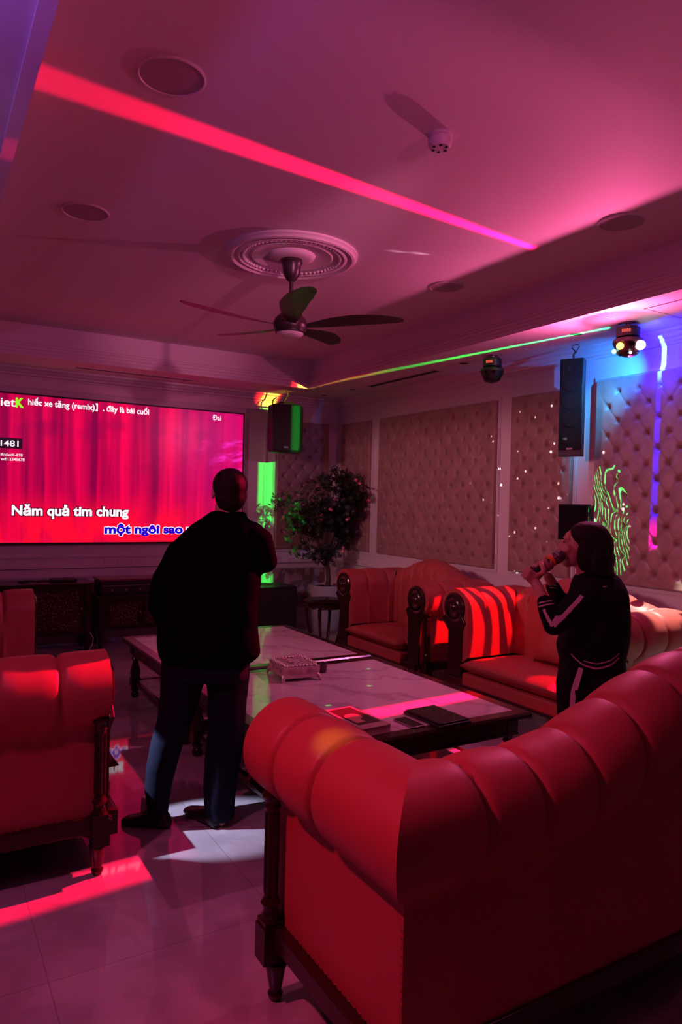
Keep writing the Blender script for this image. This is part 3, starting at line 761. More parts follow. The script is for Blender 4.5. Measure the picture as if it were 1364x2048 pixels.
# ---------------------------------------------------------------- coffee tables
def coffee_table(label, x0, y0, x1, y1):
    t = thing('coffee_table', label, 'coffee table', ((x0+x1)/2, (y0+y1)/2, 0), 0, 'marble-topped coffee tables')
    a, b = (x1-x0)/2, (y1-y0)/2; H = .46; fw_ = .06
    MB().box((-a+fw_, -b+fw_, H-.03), (a-fw_, b-fw_, H)).build('marble_top', M['marble'], t, smooth=False)
    fr = MB(); prof = [(0, H-.03), (-.012, H-.026), (-.012, H-.010), (-.004, H), (fw_+.0, H+.001), (fw_, H-.03)]
    rings = []
    for sx, sy in ((-1, -1), (1, -1), (1, 1), (-1, 1), (-1, -1)):
        rings.append([Vector((sx*(a-o), sy*(b-o), z)) for o, z in prof])
    fr.loft(rings, cap=False); fr.build('top_frame', M['wood'], t, angle=30)
    ap = MB(); i = .045
    for p, q in (((-a+i, -b+i), (a-i, -b+i+.022)), ((-a+i, b-i-.022), (a-i, b-i)), ((-a+i, -b+i), (-a+i+.022, b-i)), ((a-i-.022, -b+i), (a-i, b-i))):
        ap.box((*p, H-.115), (*q, H-.03))
    j = i-.008
    for p, q in (((-a+j, -b+j), (a-j, -b+j+.012)), ((-a+j, b-j-.012), (a-j, b-j)), ((-a+j, -b+j), (-a+j+.012, b-j)), ((a-j-.012, -b+j), (a-j, b-j))):
        ap.box((*p, H-.125), (*q, H-.113))
    ap.build('apron', M['wood'], t, bevel=.002)
    lp = [(0, 0), (.022, 0), (.03, .012), (.032, .03), (.022, .045), (.028, .055), (.034, .065), (.034, .075), (.022, .085), (.026, .12), (.036, .16), (.04, .19), (.036, .22), (.024, .26), (.021, .285), (.03, .30), (.022, .312), (.028, .325), (.034, .345)]
    for sx in (-1, 1):
        for sy in (-1, 1):
            l = MB().lathe(lp, c=(sx*(a-.075), sy*(b-.075), 0), seg=24)
            l.box((sx*(a-.075)-.036, sy*(b-.075)-.036, .335), (sx*(a-.075)+.036, sy*(b-.075)+.036, H-.03))
            l.box((sx*(a-.075)-.036, sy*(b-.075)-.036, .09), (sx*(a-.075)+.036, sy*(b-.075)+.036, .15))
            l.build('leg', M['wood'], t)
    k = .13
    st = MB()
    for p, q in (((-a+.06, -b+.06), (a-.06, -b+.09)), ((-a+.06, b-.09), (a-.06, b-.06)), ((-a+.06, -b+.06), (-a+.09, b-.06)), ((a-.09, -b+.06), (a-.06, b-.06))): st.box((*p, .10), (*q, .135))
    st.build('stretcher', M['wood'], t, bevel=.004)
    MB().box((-a+.09, -b+.09, .112), (a-.09, b-.09, .13)).build('lower_shelf', M['marble'], t, smooth=False)
    return t
coffee_table('marble-topped dark wood coffee table bearing the silver box and tablet', 1.40, 2.70, 2.81, 4.17)
coffee_table('empty marble-topped dark wood coffee table closer to the television', 1.40, 4.25, 2.81, 5.60)

# silver tissue box
bx = Vector((2.03, 3.925, .461)); t = thing('tissue_box', 'ornate silver tissue box with pierced lid on the marble table', 'tissue box', bx, math.radians(-6))
A, B = .115, .135
rings = []
for z, s in ((.018, .96), (.03, 1.0), (.045, .985), (.065, .96), (.08, .985), (.088, 1.02)):
    ring = []
    for k in range(48):
        a = 2*PI*k/48; c, s2 = math.cos(a), math.sin(a); m_ = max(abs(c), abs(s2)); r = 1/m_
        wob = 1+.02*math.cos(8*a)
        ring.append(Vector((c*r*A*s*wob, s2*r*B*s*wob, z)))
    rings.append(ring)
MB().loft(rings).build('box_body', M['silver'], t, angle=40)
lid = MB()
for k in range(30):
    a = 2*PI*k/30; m_ = max(abs(math.cos(a)), abs(math.sin(a))); r = .9/m_
    lid.ball((math.cos(a)*r*A, math.sin(a)*r*B, .094), (.013, .013, .009), 8)
for sx in (-1, 1):
    for k in range(5):
        pts = [(sx*(.02+.018*math.cos(q)+.008*k), -.1+.045*k+.018*math.sin(q), .097) for q in np.linspace(0, 5, 10)]
        lid.tube(pts, .004, 6)
lid.box((-A*.9, -B*.9, .086), (A*.9, B*.9, .0885)); lid.build('pierced_lid', M['silver'], t)
MB().ball((0, 0, .09), (.04, .05, .014), 18).build('lid_medallion', M['silver'], t)
ft = MB()
for sx in (-1, 1):
    for sy in (-1, 1):
        ft.tube([(sx*A*.92, sy*B*.92, .035), (sx*A*1.02, sy*B*1.02, .02), (sx*A*1.06, sy*B*1.06, .004), (sx*A*1.12, sy*B*1.1, .004)], [.014, .011, .008, .005], 8)
ft.build('feet', M['silver'], t)
orn = MB()
for sy in (-1, 1):
    for k in (-.06, 0, .06):
        for q in range(5): a = q*2*PI/5; orn.ball((k+.010*math.cos(a), sy*B*.985, .055+.010*math.sin(a)), .006, 6)
for sx in (-1, 1):
    for k in (-.07, 0, .07):
        for q in range(5): a = q*2*PI/5; orn.ball((sx*A*.985, k+.010*math.cos(a), .055+.010*math.sin(a)), .006, 6)
orn.build('flower_relief', M['silver'], t)
t = thing('glass_tumbler', 'small dark glass standing beside the silver tissue box', 'glass', (2.245, 3.93, .461))
MB().lathe([(.020, 0), (.022, .004), (.026, .062), (.023, .062), (.019, .008), (0, .008)], seg=24).build('glass_body', mat('smoked_glass', (.10, .03, .05), .1), t)
# book
t = thing('picture_book', 'thick book with a dark picture cover at the table edge', 'book', (1.862, 2.925, .461), math.radians(3))
a, b, h = .085, .172, .038
MB().box((-a+.004, -b+.004, .003), (a-.002, b-.004, h-.003)).build('pages', M['paper'], t, smooth=False)
cv = MB().box((-a, -b, h-.003), (a, b, h)); cv.box((-a, -b, 0), (a, b, .003)); cv.box((-a, -b, 0), (-a+.003, b, h)); cv.build('cover', mat('cover_buff', (.42, .28, .24), .35), t, smooth=False)
MB().box((-a+.02, -b+.06, h), (a-.015, b-.02, h+.0006)).build('cover_picture', mat('cover_dark_picture', (.05, .02, .02), .3), t, smooth=False)
cp = MB().lathe([(.045, 0), (.045, .0008), (0, .0008)], c=(-.01, .01, h+.0006), seg=24); cp.box((-.05, -.08, h+.0006), (.0, -.02, h+.0012)); cp.build('cover_figure', mat('cover_pale', (.55, .2, .16), .4), t)
# tablet and phone
t = thing('tablet', 'black tablet in a flip case lying by the table corner', 'tablet', (2.295, 2.835, .461), math.radians(2))
MB().box((-.105, -.145, 0), (.105, .145, .012)).build('flip_case', mat('case_black', (.012, .01, .012), .5), t, bevel=.004)
MB().box((-.10, -.135, .0125), (.095, .135, .021)).build('body', M['black'], t, bevel=.003)
MB().box((-.092, -.125, .021), (.087, .125, .0216)).build('screen', M['glossblack'], t, smooth=False)
t = thing('smartphone', 'smartphone with silver edge lying beside the tablet', 'phone', (2.112, 2.825, .461), math.radians(4))
MB().box((-.038, -.078, 0), (.038, .078, .008)).build('body', M['metal'], t, bevel=.003)
MB().box((-.035, -.075, .008), (.035, .075, .0086)).build('screen', M['glossblack'], t, smooth=False)

# round side table with bow legs
def side_table(label, x, y, r, h):
    t = thing('side_table', label, 'side table', (x, y, 0), 0, 'dark wooden side tables')
    MB().lathe([(0, h-.012), (r-.01, h-.012), (r, h-.006), (r, h+.002), (r-.008, h+.008), (0, h+.008)], seg=40).build('table_top', M['wood'], t)
    MB().lathe([(r-.022, h-.075), (r-.016, h-.07), (r-.02, h-.06), (r-.02, h-.012)], seg=40, cap=True).build('apron', M['wood'], t)
    for k in range(4):
        a = PI/4+k*PI/2
        pts = []
        for q in range(13):
            f = q/12; rr = (r-.03)*math.cos(f*PI/2*.92)**.8+.03*f+(.04*f**4); pts.append((rr*math.cos(a), rr*math.sin(a), (h-.07)*(1-f)+.012))
        MB().tube(pts, [.024]*3+[.02]*10, 10, flat=.7).build('bow_leg', M['wood'], t)
    MB().ball((0, 0, .03), (.05, .05, .02), 12).build('foot_boss', M['wood'], t)
side_table('round dark side table with bow legs before the potted tree', 3.66, 6.40, .225, .53)

# ---------------------------------------------------------------- cabinets, subwoofer
def cabinet(label, x0, x1, y0, y1, z0, z1, ndoor):
    t = thing('media_cabinet', label, 'cabinet', ((x0+x1)/2, (y0+y1)/2, 0), 0, 'low dark cabinets under the television')
    a, b = (x1-x0)/2, (y1-y0)/2
    MB().box((-a+.03, -b+.02, z0), (a-.03, b, z1-.03)).build('body', M['wood'], t, bevel=.003)
    MB().box((-a, -b-.01, z1-.03), (a, b, z1)).build('top_board', M['wood'], t, bevel=.006)
    for sx in (-1, 1): MB().box((sx*(a-.06)-.028, -b+.0, z0-.02), (sx*(a-.06)+.028, -b+.03, z1-.03)).build('pilaster', M['wood'], t, bevel=.004)
    W = 2*a-.2
    for k in range(ndoor):
        dx0 = -a+.1+W*k/ndoor+.01; dx1 = -a+.1+W*(k+1)/ndoor-.01
        d = MB()
        for p, q in (((dx0, z0+.03), (dx1, z0+.06)), ((dx0, z1-.09), (dx1, z1-.06)), ((dx0, z0+.06), (dx0+.03, z1-.09)), ((dx1-.03, z0+.06), (dx1, z1-.09))): d.box((p[0], -b+.005, p[1]), (q[0], -b+.022, q[1]))
        dd = d.build('door', M['wood'], t, bevel=.002)
        MB().box((dx0+.03, -b+.014, z0+.06), (dx1-.03, -b+.02, z1-.09)).build('door_panel', mat('patterned_panel_%s_%d' % (ndoor, k), (.10, .05, .035), .25, build=lambda g, b: g.l.new(mixc(g, g.step(g.noise(objc(g), 70, 3), .56, .64), (.035, .010, .010), (.32, .20, .10)), b.inputs['Base Color'])), dd, smooth=False)
        MB().ball((dx1-.015, -b-.004, (z0+z1)/2), .011, 8).build('knob', M['brass'], dd)
    for sx in (-1, 1):
        for sy in (-1, 1): MB().lathe([(0, 0), (.018, 0), (.024, .02), (.03, z0-.01), (.03, z0)], c=(sx*(a-.06), sy*(b-.05), 0), seg=12).build('leg', M['wood'], t)
    return t
cabinet('taller dark cabinet with gold-flecked door carrying the modem', .62, 1.545, 7.36, 7.76, .17, .69, 1)
cabinet('lower dark cabinet carrying the mixer box, half behind the man', 1.56, 2.50, 7.36, 7.76, .19, .545, 2)
t = thing('amplifier', 'long black karaoke amplifier with shiny lid on the lower cabinet', 'amplifier', (1.93, 7.50, .546))
MB().box((-.33, -.16, .02), (.33, .16, .15)).build('casing', M['black'], t, bevel=.006)
MB().box((-.345, -.175, .15), (.345, .175, .172)).build('lid', mat('lid_plum', (.16, .03, .06), .18), t, bevel=.006)
MB().box((-.32, -.163, .10), (.32, -.16, .106)).build('front_strip', M['metal'], t)
kn = MB()
for k in range(4): kn.lathe([(.014, 0), (.012, .014), (0, .014)], c=(-.22+.14*k, -.162, .06), seg=14, R=Matrix.Rotation(PI/2, 3, 'X'))
kn.build('knobs', M['metal'], t)
MB().box((-.30, -.13, 0), (.30, .13, .02)).build('feet', M['black'], t)
t = thing('modem', 'slim black modem box on the taller cabinet', 'modem', (1.27, 7.52, .691))
MB().box((-.12, -.08, 0), (.12, .08, .03)).build('casing', M['black'], t, bevel=.006)
MB().box((-.1, -.0815, .012), (-.06, -.08, .017)).build('indicator_strip', M['grille'], t)
t = MB().tube([Vector((x, y, .696)) for x, y in ((1.16, 7.55), (1.1, 7.60), (1.03, 7.52), (1.0, 7.60), (.93, 7.63), (.86, 7.56), (.90, 7.50), (.96, 7.55))], .005, 8).build('modem_cable', M['cord'])
tag(t, 'thin black cable curling over the cabinet from the modem', 'cable')
t = MB().tube([Vector((1.50+.03*math.sin(k*1.3), 7.30+.02*math.cos(k), .012+.0 if k > 3 else .19-.055*k)) for k in range(9)], .004, 8).build('power_cable', M['white'])
tag(t, 'pale power cable dropping to the floor by the taller cabinet', 'cable')

t = thing('subwoofer', 'big black box subwoofer on the floor below the hanging speaker', 'subwoofer', (3.50, 7.46, 0))
MB().box((-.27, -.22, .02), (.27, .24, .575)).build('cabinet_box', M['black'], t, bevel=.012)
MB().box((-.25, -.235, .05), (.25, -.22, .55)).build('front_grille', M['grille'], t, bevel=.006)
ft = MB()
for sx in (-1, 1):
    for sy in (-1, 1): ft.lathe([(.02, 0), (.02, .022), (0, .022)], c=(sx*.22, sy*.19, 0), seg=12)
ft.build('feet', M['black'], t)
t = MB().tube([Vector(p) for p in ((3.34, 7.50, .581), (3.40, 7.46, .582), (3.46, 7.52, .583), (3.52, 7.47, .583), (3.58, 7.50, .581))], .006, 8).build('speaker_cable', M['cord'])
tag(t, 'black cable lying loose on top of the subwoofer', 'cable')

# hanging box speaker
t = thing('box_speaker', 'black wedge-shaped box speaker hanging in the corner above the subwoofer', 'speaker', (3.60, 7.30, 2.10), math.radians(-22))
poly = [(-.155, -.13), (.155, -.13), (.20, .02), (.13, .15), (-.13, .15), (-.20, .02)]
sh = MB(); sh.loft([[Vector((x*s, y*s, z)) for x, y in poly] for z, s in ((0, .90), (.03, .97), (.06, 1), (.51, 1), (.54, .97))])
sh.build('cabinet_box', M['black'], t, bevel=.008)
MB().box((-.14, -.142, .02), (.14, -.128, .525)).build('front_grille', M['grille'], t, bevel=.005)
MB().box((-.025, -.146, .045), (.025, -.142, .065)).build('badge', mat('badge_teal', (.2, .6, .5), .3), t, bevel=.002)
bk = MB(); bk.tube([(-.02, .02, .54), (-.02, .02, .60), (.02, .0, .66), (.0, .0, .73)], .008, 8); bk.tube([(-.12, 0, .54), (-.06, 0, .57), (.08, 0, .57), (.12, 0, .54)], .008, 8); bk.tube([(-.15, .04, .52), (-.14, .16, .62), (-.1, .22, .66)], .006, 8)
bk.build('hanging_bracket', M['black'], t)

# column speaker
t = thing('column_speaker', 'tall slim black column speaker hanging beside the blue lit wall', 'speaker', (4.40, 3.86, 1.95), math.radians(-90+28))
MB().box((-.088, -.065, 0), (.088, .03, .76)).build('cabinet_box', mat('speaker_grey', (.03, .033, .038), .35), t, bevel=.005)
MB().box((-.086, -.072, .05), (.086, -.064, .755)).build('front_grille', mat('column_grille', (.004, .004, .005), .7, .2), t, bevel=.003)
cn = MB(); R = Matrix.Rotation(PI/2, 3, 'X')
for z in (.15, .29, .43, .57, .68): cn.lathe([(.062 if z < .6 else .03, 0), (.062 if z < .6 else .03, .004), (.054 if z < .6 else .024, .004), (.02, .0015), (0, .004)], c=(0, -.0715, z), seg=24, R=R)
cn.build('driver_cones', mat('cone_grey', (.006, .006, .007), .6, .2), t)
MB().box((-.022, -.0745, .052), (.022, -.072, .064)).build('badge', M['metal'], t)
bk = MB(); bk.tube([(.0, .0, .755), (-.005, .0, .80), (.015, .0, .825)], .009, 8)
bk.tube([(.012, 0, .82), (-.02, 0, .855), (-.01, 0, .875), (.03, 0, .875), (.04, 0, .86), (.012, 0, .82)], .004, 8)
bk.build('hanging_hook', M['black'], t)

# dark screen on the wall
t = thing('song_screen', 'small black flat screen on the wall above the woman', 'screen', (XW-.045, 3.92, 1.29))
MB().box((-.045, -.155, 0), (-.02, .155, .29)).build('bezel', M['black'], t, bevel=.004)
MB().box((-.047, -.145, .01), (-.045, .145, .28)).build('display', M['glossblack'], t, smooth=False)
MB().box((-.02, -.05, .08), (.045, .05, .2)).build('wall_mount', M['black'], t)

# ---------------------------------------------------------------- potted tree
t = thing('potted_tree', 'small blossoming potted tree in a pale pot in the room corner', 'potted plant', (4.22, 7.38, 0))
MB().lathe([(0, 0), (.145, 0), (.155, .02), (.185, .2), (.20, .40), (.20, .53), (.205, .545), (.205, .56), (.19, .56), (.185, .50), (0, .50)], seg=40).build('pot', M['ceramic'], t)
MB().lathe([(0, .50), (.186, .50), (.18, .53), (.1, .545), (0, .55)], seg=28).build('soil', M['soil'], t)
tr = MB(); tips = []
def branch(p, d, r, L, lv):
    pts = [Vector(p)]; rr = [r]; dd = Vector(d).normalized(); n = 5
    for k in range(n):
        dd = (dd+Vector((random.uniform(-.3, .3), random.uniform(-.3, .3), random.uniform(-.1, .2)))*.55).normalized()
        q_ = pts[-1]+dd*L/n; pts.append(Vector((min(q_.x, .27), min(q_.y, .24), q_.z))); rr.append(r*(1-.55*(k+1)/n))
    tr.tube(pts, rr, 8)
    tips.append(pts[-1]); 
    if lv > 1: tips.append(pts[3])
    if lv < 3:
        for k in range(3 if lv < 2 else 2):
            q = pts[random.choice((2, 3, 4, 5))]
            branch(q, dd*.5+Vector((random.uniform(-1, 1), random.uniform(-1, .6), random.uniform(-.1, .7))), r*.5, L*.72, lv+1)
tr.tube([(.02, 0, .5), (.04, 0, .62), (.02, -.01, .75), (.0, 0, .88)], [.035, .03, .028, .026], 10)
branch((.0, 0, .86), (-.45, -.1, .9), .022, .42, 0); branch((.02, 0, .84), (.5, -.1, .75), .022, .40, 0); branch((0, 0, .9), (.05, -.3, 1), .02, .45, 0); branch((.0, 0, .78), (-.6, -.3, .3), .013, .25, 1)
tr.build('trunk', M['bark'], t)
for c, n, sp in (((-.64, -.1, 1.55), 8, (.08, .08, .05)), ((-.35, -.05, 1.42), 9, (.2, .15, .12)), ((-.52, -.1, 1.40), 5, (.12, .1, .08)), ((.25, -.1, 1.28), 10, (.26, .15, .14)), ((-.05, -.1, 1.55), 10, (.25, .15, .14)), ((-.3, -.1, 1.12), 9, (.2, .12, .12)), ((.0, -.05, 1.85), 5, (.18, .1, .06)),
                 ((.12, -.05, 1.88), 4, (.1, .05, .05)), ((-.02, -.1, 1.30), 9, (.28, .15, .15)), ((-.38, -.1, 1.0), 5, (.14, .1, .06)), ((.30, -.1, 1.08), 6, (.14, .1, .08)), ((-.12, -.12, 1.75), 6, (.2, .1, .1))):
    for k in range(n): tips.append(Vector(c)+Vector((random.uniform(-1, 1)*sp[0], random.uniform(-1, 1)*sp[1], random.uniform(-1, 1)*sp[2])))
lf = MB(); fl = MB()
for p in tips:
    p = Vector(p)
    if p.y > .22: p.y = .22
    if p.x > .20: p.x = .20
    for c in range(5):
        q = p+Vector((random.gauss(0, .05), random.gauss(0, .04), random.gauss(0, .045)))
        q.x = min(q.x, .25); q.y = min(q.y, .25)
        ax = Vector((random.uniform(-1, 1), random.uniform(-1, .2), random.uniform(0, 1.2))).normalized()
        u = ax.orthogonal().normalized(); v = ax.cross(u)
        for k in range(7):
            a = 2*PI*k/7+random.uniform(-.2, .2); d = (u*math.cos(a)+v*math.sin(a)+ax*.35).normalized(); s = d.cross(ax).normalized(); L = random.uniform(.035, .055)
            lf.add([q, q+d*L*.55+s*.0085, q+d*L, q+d*L*.55-s*.0085], [(0, 1, 2, 3)])
for k in range(20):
    p = random.choice(tips)+Vector((random.gauss(0, .04), -.07, random.gauss(0, .04)))
    for m_ in range(2):
        q = p+Vector((random.gauss(0, .018), random.gauss(0, .01), random.gauss(0, .018))); ax = Vector((random.uniform(-.6, .6), -1, random.uniform(-.2, .6))).normalized(); u = ax.orthogonal().normalized(); v = ax.cross(u)
        for j in range(5):
            a = 2*PI*j/5; d = (u*math.cos(a)+v*math.sin(a)+ax*.3).normalized(); s = d.cross(ax).normalized()
            fl.add([q, q+d*.014+s*.009, q+d*.024, q+d*.014-s*.009], [(0, 1, 2, 3)])
lf.build('foliage', M['leaf'], t, smooth=False); fl.build('blossoms', M['petal'], t, smooth=False)

# ---------------------------------------------------------------- people
RT = Vector((math.cos(YAW), -math.sin(YAW), 0)); FW = Vector((math.sin(YAW), math.cos(YAW), 0)); UPV = Vector((0, 0, 1))
def eloft(mb, rows, D, n=28, ry=None, dy=0, pw=2.0):
    """rows (y, x_left, x_right, half depth, [shift]) seen at depth D: stacked level ellipses"""
    rings = []
    for r in rows:
        y, xl, xr, hd = r[:4]; sh = r[4] if len(r) > 4 else 0
        a, b = at(xl, y, D), at(xr, y, D); c = (a+b)/2+FW*(sh+dy); hw = (b-a).length/2
        rings.append([c+RT*hw*math.copysign(abs(math.cos(2*PI*k/n))**(2/pw), math.cos(2*PI*k/n))+FW*hd*math.copysign(abs(math.sin(2*PI*k/n))**(2/pw), math.sin(2*PI*k/n)) for k in range(n)])
    return mb.loft(rings)
def limb(mb, pts, seg=16):
    """pts (x, y, depth, radius)"""
    P = [at(x, y, d) for x, y, d, r in pts]; R_ = [r for *_, r in pts]
    mb.tube(P, R_, seg)
    for p, r in zip(P, R_): mb.ball(p, r*.985, 12)
    return mb
def hand_grip(mb, c, axis, palm, side=1, rb=.017, s=1.0):
    """fingers closed round a bar through c along axis; palm = direction from bar to palm"""
    axis = axis.normalized(); palm = (palm-axis*palm.dot(axis)).normalized(); b = axis.cross(palm)*side
    R = Matrix((b, axis, palm)).transposed()
    mb.ball(c+palm*(rb+.016)-b*.012, (.034*s, .042*s, .017*s), 14, R)
    for k in range(4):
        o = (-.031+.0205*k)*s; L = (.9, 1.0, .97, .8)[k]
        pts = []; rs = []
        for q in range(8):
            a = q/7*3.6*L
            rr = rb+.0085+.004*math.sin(q)
            pts.append(c+axis*o+palm*(rr*math.cos(a)+.006*(1-q/7))+b*rr*math.sin(a)); rs.append((.0095-.0022*q/7)*s)
        pts.insert(0, c+axis*o*.8+palm*(rb+.016)-b*.03); rs.insert(0, .011*s)
        mb.tube(pts, rs, 10)
        for p, r in zip(pts[1:], rs[1:]): mb.ball(p, r*1.02, 8)
    tp = [c+axis*.030*s+palm*(rb+.02)-b*.035, c+axis*.045*s+palm*(rb+.004)-b*.036, c+axis*.055*s-palm*.002-b*(rb+.014), c+axis*.058*s-palm*(rb+.006)-b*.010]
    mb.tube(tp, [.013*s, .0125*s, .011*s, .0085*s], 10)
    for p, r in zip(tp, (.013, .0125, .011, .0085)): mb.ball(p, r*s, 8)
def head(mb, c, face, tilt=0, s=1.0):
    """head of height .225*s centred at c looking along face"""
    face = (face+UPV*tilt).normalized(); side = face.cross(UPV).normalized(); u = side.cross(face)
    R = Matrix((side, face, u)).transposed()
    def B(x, y, z, rx, ry, rz, seg=18): mb.ball(c+(side*x+face*y+u*z)*s, (rx*s, ry*s, rz*s), seg, R)
    B(0, -.015, .03, .074, .094, .085); B(0, .035, -.03, .058, .058, .075); B(0, .055, -.085, .030, .032, .026)
    B(0, .068, .035, .045, .018, .03)      # brow
    B(0, .093, -.015, .013, .018, .024); B(0, .100, -.028, .015, .016, .011); B(0, .083, .01, .010, .016, .03)
    B(0, .083, -.055, .024, .012, .007); B(0, .083, -.066, .020, .012, .008)
    for q in (-1, 1):
        B(q*.040, .063, -.02, .022, .022, .028); B(q*.076, -.01, -.005, .008, .018, .030)
    return R

# --- the man in black, seen from behind
DM = 3.36
t = thing('person', 'man in a dark jacket and trousers standing with his back to us', 'person', (1.10, 3.22, 0))
body = MB()
hc = at(459, 985, DM); fdir = (FW*1.0-RT*.28).normalized()
head(body, hc, fdir, .05, 1.02)
body.tube([at(457, 1010, DM), at(455, 1075, DM)], [.062, .075], 18)
eloft(body, [(1060, 400, 510, .09), (1120, 345, 528, .11), (1230, 325, 500, .12), (1330, 335, 490, .12)], DM)
RA, LA = DM-.02, DM+.12
limb(body, [(498, 1072, DM, .045), (524, 1118, DM+.02, .038), (500, 1098, DM+.24, .030), (478, 1060, DM+.30, .027)])
limb(body, [(370, 1085, DM, .045), (328, 1190, DM+.02, .038), (352, 1258, DM+.12, .032), (380, 1268, DM+.18, .027)])
for (xa, xb, xc, d0) in ((365, 336, 318, DM-.01), (460, 448, 438, DM+.02)):
    limb(body, [(xa, 1330, DM, .055), (xb, 1480, DM, .048), (xc, 1600, d0, .04), (xc, 1640, d0, .035)])
mc = at(470, 1040, DM+.30)
hand_grip(body, mc, (UPV*.8-FW*.2-RT*.4), (RT*.8-FW*.4), 1)
hand_grip(body, at(392, 1272, DM+.2), (RT*.6+UPV*.4), (-RT*.2-UPV*.8), 1, .02)
remeshed('body', body, M['skin'], t, .006, 2)
hr = MB(); R = Matrix((fdir.cross(UPV).normalized(), fdir, UPV)).transposed()
hr.ball(hc-fdir*.022+UPV*.034, (.083, .098, .082), 22, R); hr.ball(hc-fdir*.045-UPV*.02, (.074, .062, .075), 18, R)
remeshed('hair', hr, M['greyhair'], t, .006, 2)
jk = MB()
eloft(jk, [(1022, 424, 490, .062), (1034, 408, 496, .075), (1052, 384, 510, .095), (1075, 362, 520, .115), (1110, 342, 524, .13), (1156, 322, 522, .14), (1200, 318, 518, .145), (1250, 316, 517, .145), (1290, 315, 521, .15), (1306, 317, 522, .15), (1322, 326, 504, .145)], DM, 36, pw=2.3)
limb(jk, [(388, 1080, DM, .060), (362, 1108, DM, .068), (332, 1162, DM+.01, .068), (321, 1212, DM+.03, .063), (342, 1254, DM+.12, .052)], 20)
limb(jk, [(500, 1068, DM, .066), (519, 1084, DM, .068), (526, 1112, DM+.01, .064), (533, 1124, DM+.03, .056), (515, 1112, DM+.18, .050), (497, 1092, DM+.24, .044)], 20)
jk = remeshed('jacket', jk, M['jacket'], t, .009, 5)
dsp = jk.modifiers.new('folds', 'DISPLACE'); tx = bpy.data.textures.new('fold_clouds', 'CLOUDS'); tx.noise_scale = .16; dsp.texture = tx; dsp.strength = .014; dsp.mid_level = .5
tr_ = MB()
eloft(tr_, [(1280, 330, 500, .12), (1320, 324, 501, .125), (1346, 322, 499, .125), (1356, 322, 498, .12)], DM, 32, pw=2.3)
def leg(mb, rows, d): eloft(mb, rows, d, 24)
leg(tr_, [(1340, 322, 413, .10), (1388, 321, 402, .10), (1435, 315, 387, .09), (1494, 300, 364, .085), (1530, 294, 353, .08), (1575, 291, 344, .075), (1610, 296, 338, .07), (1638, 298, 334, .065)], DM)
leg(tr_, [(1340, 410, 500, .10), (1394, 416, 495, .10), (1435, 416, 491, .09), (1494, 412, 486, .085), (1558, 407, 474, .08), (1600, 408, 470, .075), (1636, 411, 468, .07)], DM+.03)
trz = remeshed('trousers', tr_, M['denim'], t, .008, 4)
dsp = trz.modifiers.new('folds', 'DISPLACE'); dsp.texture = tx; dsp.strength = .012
def shoe(heel, toe, name='shoe'):
    a, b = Vector((*heel, 0)), Vector((*toe, 0)); d = (b-a).normalized(); s = d.cross(UPV); L = (b-a).length; mb = MB(); rings = []
    for f, w, h in ((0, .026, .045), (.06, .036, .07), (.2, .040, .085), (.4, .042, .078), (.6, .047, .056), (.8, .046, .042), (.93, .034, .032), (1, .014, .02)):
        rings.append([a+d*L*f+s*w*math.cos(2*PI*k/18)+UPV*(max(.001, h*.5+h*.5*math.sin(2*PI*k/18))) for k in range(18)])
    mb.loft(rings); return mb.build(name, M['black'], t, world=True, angle=60)
shoe((1.04, 3.24), (.86, 3.40)); shoe((1.235, 3.13), (1.17, 3.38))
s1 = MB().tube([at(294, 1622, DM+.03), at(296, 1596, DM+.03)], .03, 14); s1.build('sock', M['sock'], t, world=True)
mic_label = 'dark microphone held up by the man, mostly hidden'
def microphone(label, p0, p1, ring=False):
    """p0 tail, p1 head"""
    p0, p1 = Vector(p0), Vector(p1); ax = (p1-p0).normalized(); R = ax.to_track_quat('Z', 'Y').to_matrix(); L = (p1-p0).length
    t = thing('microphone', label, 'microphone', p0, 0, 'handheld microphones')
    f = lambda prof, nm, m: MB().lathe(prof, seg=24, R=R).build(nm, m, t)
    f([(0, 0), (.012, 0), (.013, .01), (.014, L*.4), (.017, L-.075), (.018, L-.055)], 'handle', M['black'])
    f([(.018, L-.055), (.028, L-.05), (.029, L-.04), (.018, L-.036)], 'colour_ring', mat('ring_orange', (.9, .16, .03), .4))
    f([(.019, L-.04), (.028, L-.028), (.030, L-.005), (.028, L+.015), (.018, L+.026), (0, L+.03)], 'grille_head', mat('mic_mesh', (.13, .09, .1), .4, metal=.5))
    f([(.0305, L-.016), (.0312, L-.012), (.0305, L-.008)], 'grille_band', M['metal'])
ax = (UPV*.8-FW*.2-RT*.4).normalized(); microphone(mic_label, mc-ax*.10, mc+ax*.10)

# --- the woman in the striped track suit, in profile
DW = 3.45
t = thing('person', 'woman in a black striped tracksuit singing into a microphone', 'person', (2.87, 2.33, 0))
body = MB()
fd = (-RT*.96+FW*.26).normalized()
wc = at(1163, 1093, DW)
Rh = head(body, wc, fd, .10, .98)
body.tube([at(1170, 1110, DW), at(1180, 1170, DW)], [.052, .06], 16)
eloft(body, [(1165, 1150, 1222, .15), (1240, 1140, 1235, .12), (1320, 1130, 1240, .12)], DW)
for d0, xs in ((DW-.07, 1165), (DW+.08, 1195)):
    limb(body, [(xs+8, 1325, d0*.5+DW*.5, .055), (xs-2, 1450, d0, .045), (xs-2, 1600, d0, .038), (xs-2, 1632, d0, .035)])
mA = at(1068, 1143, DW-.06); mB = at(1113, 1117, DW-.03); max_ = (mB-mA).normalized()
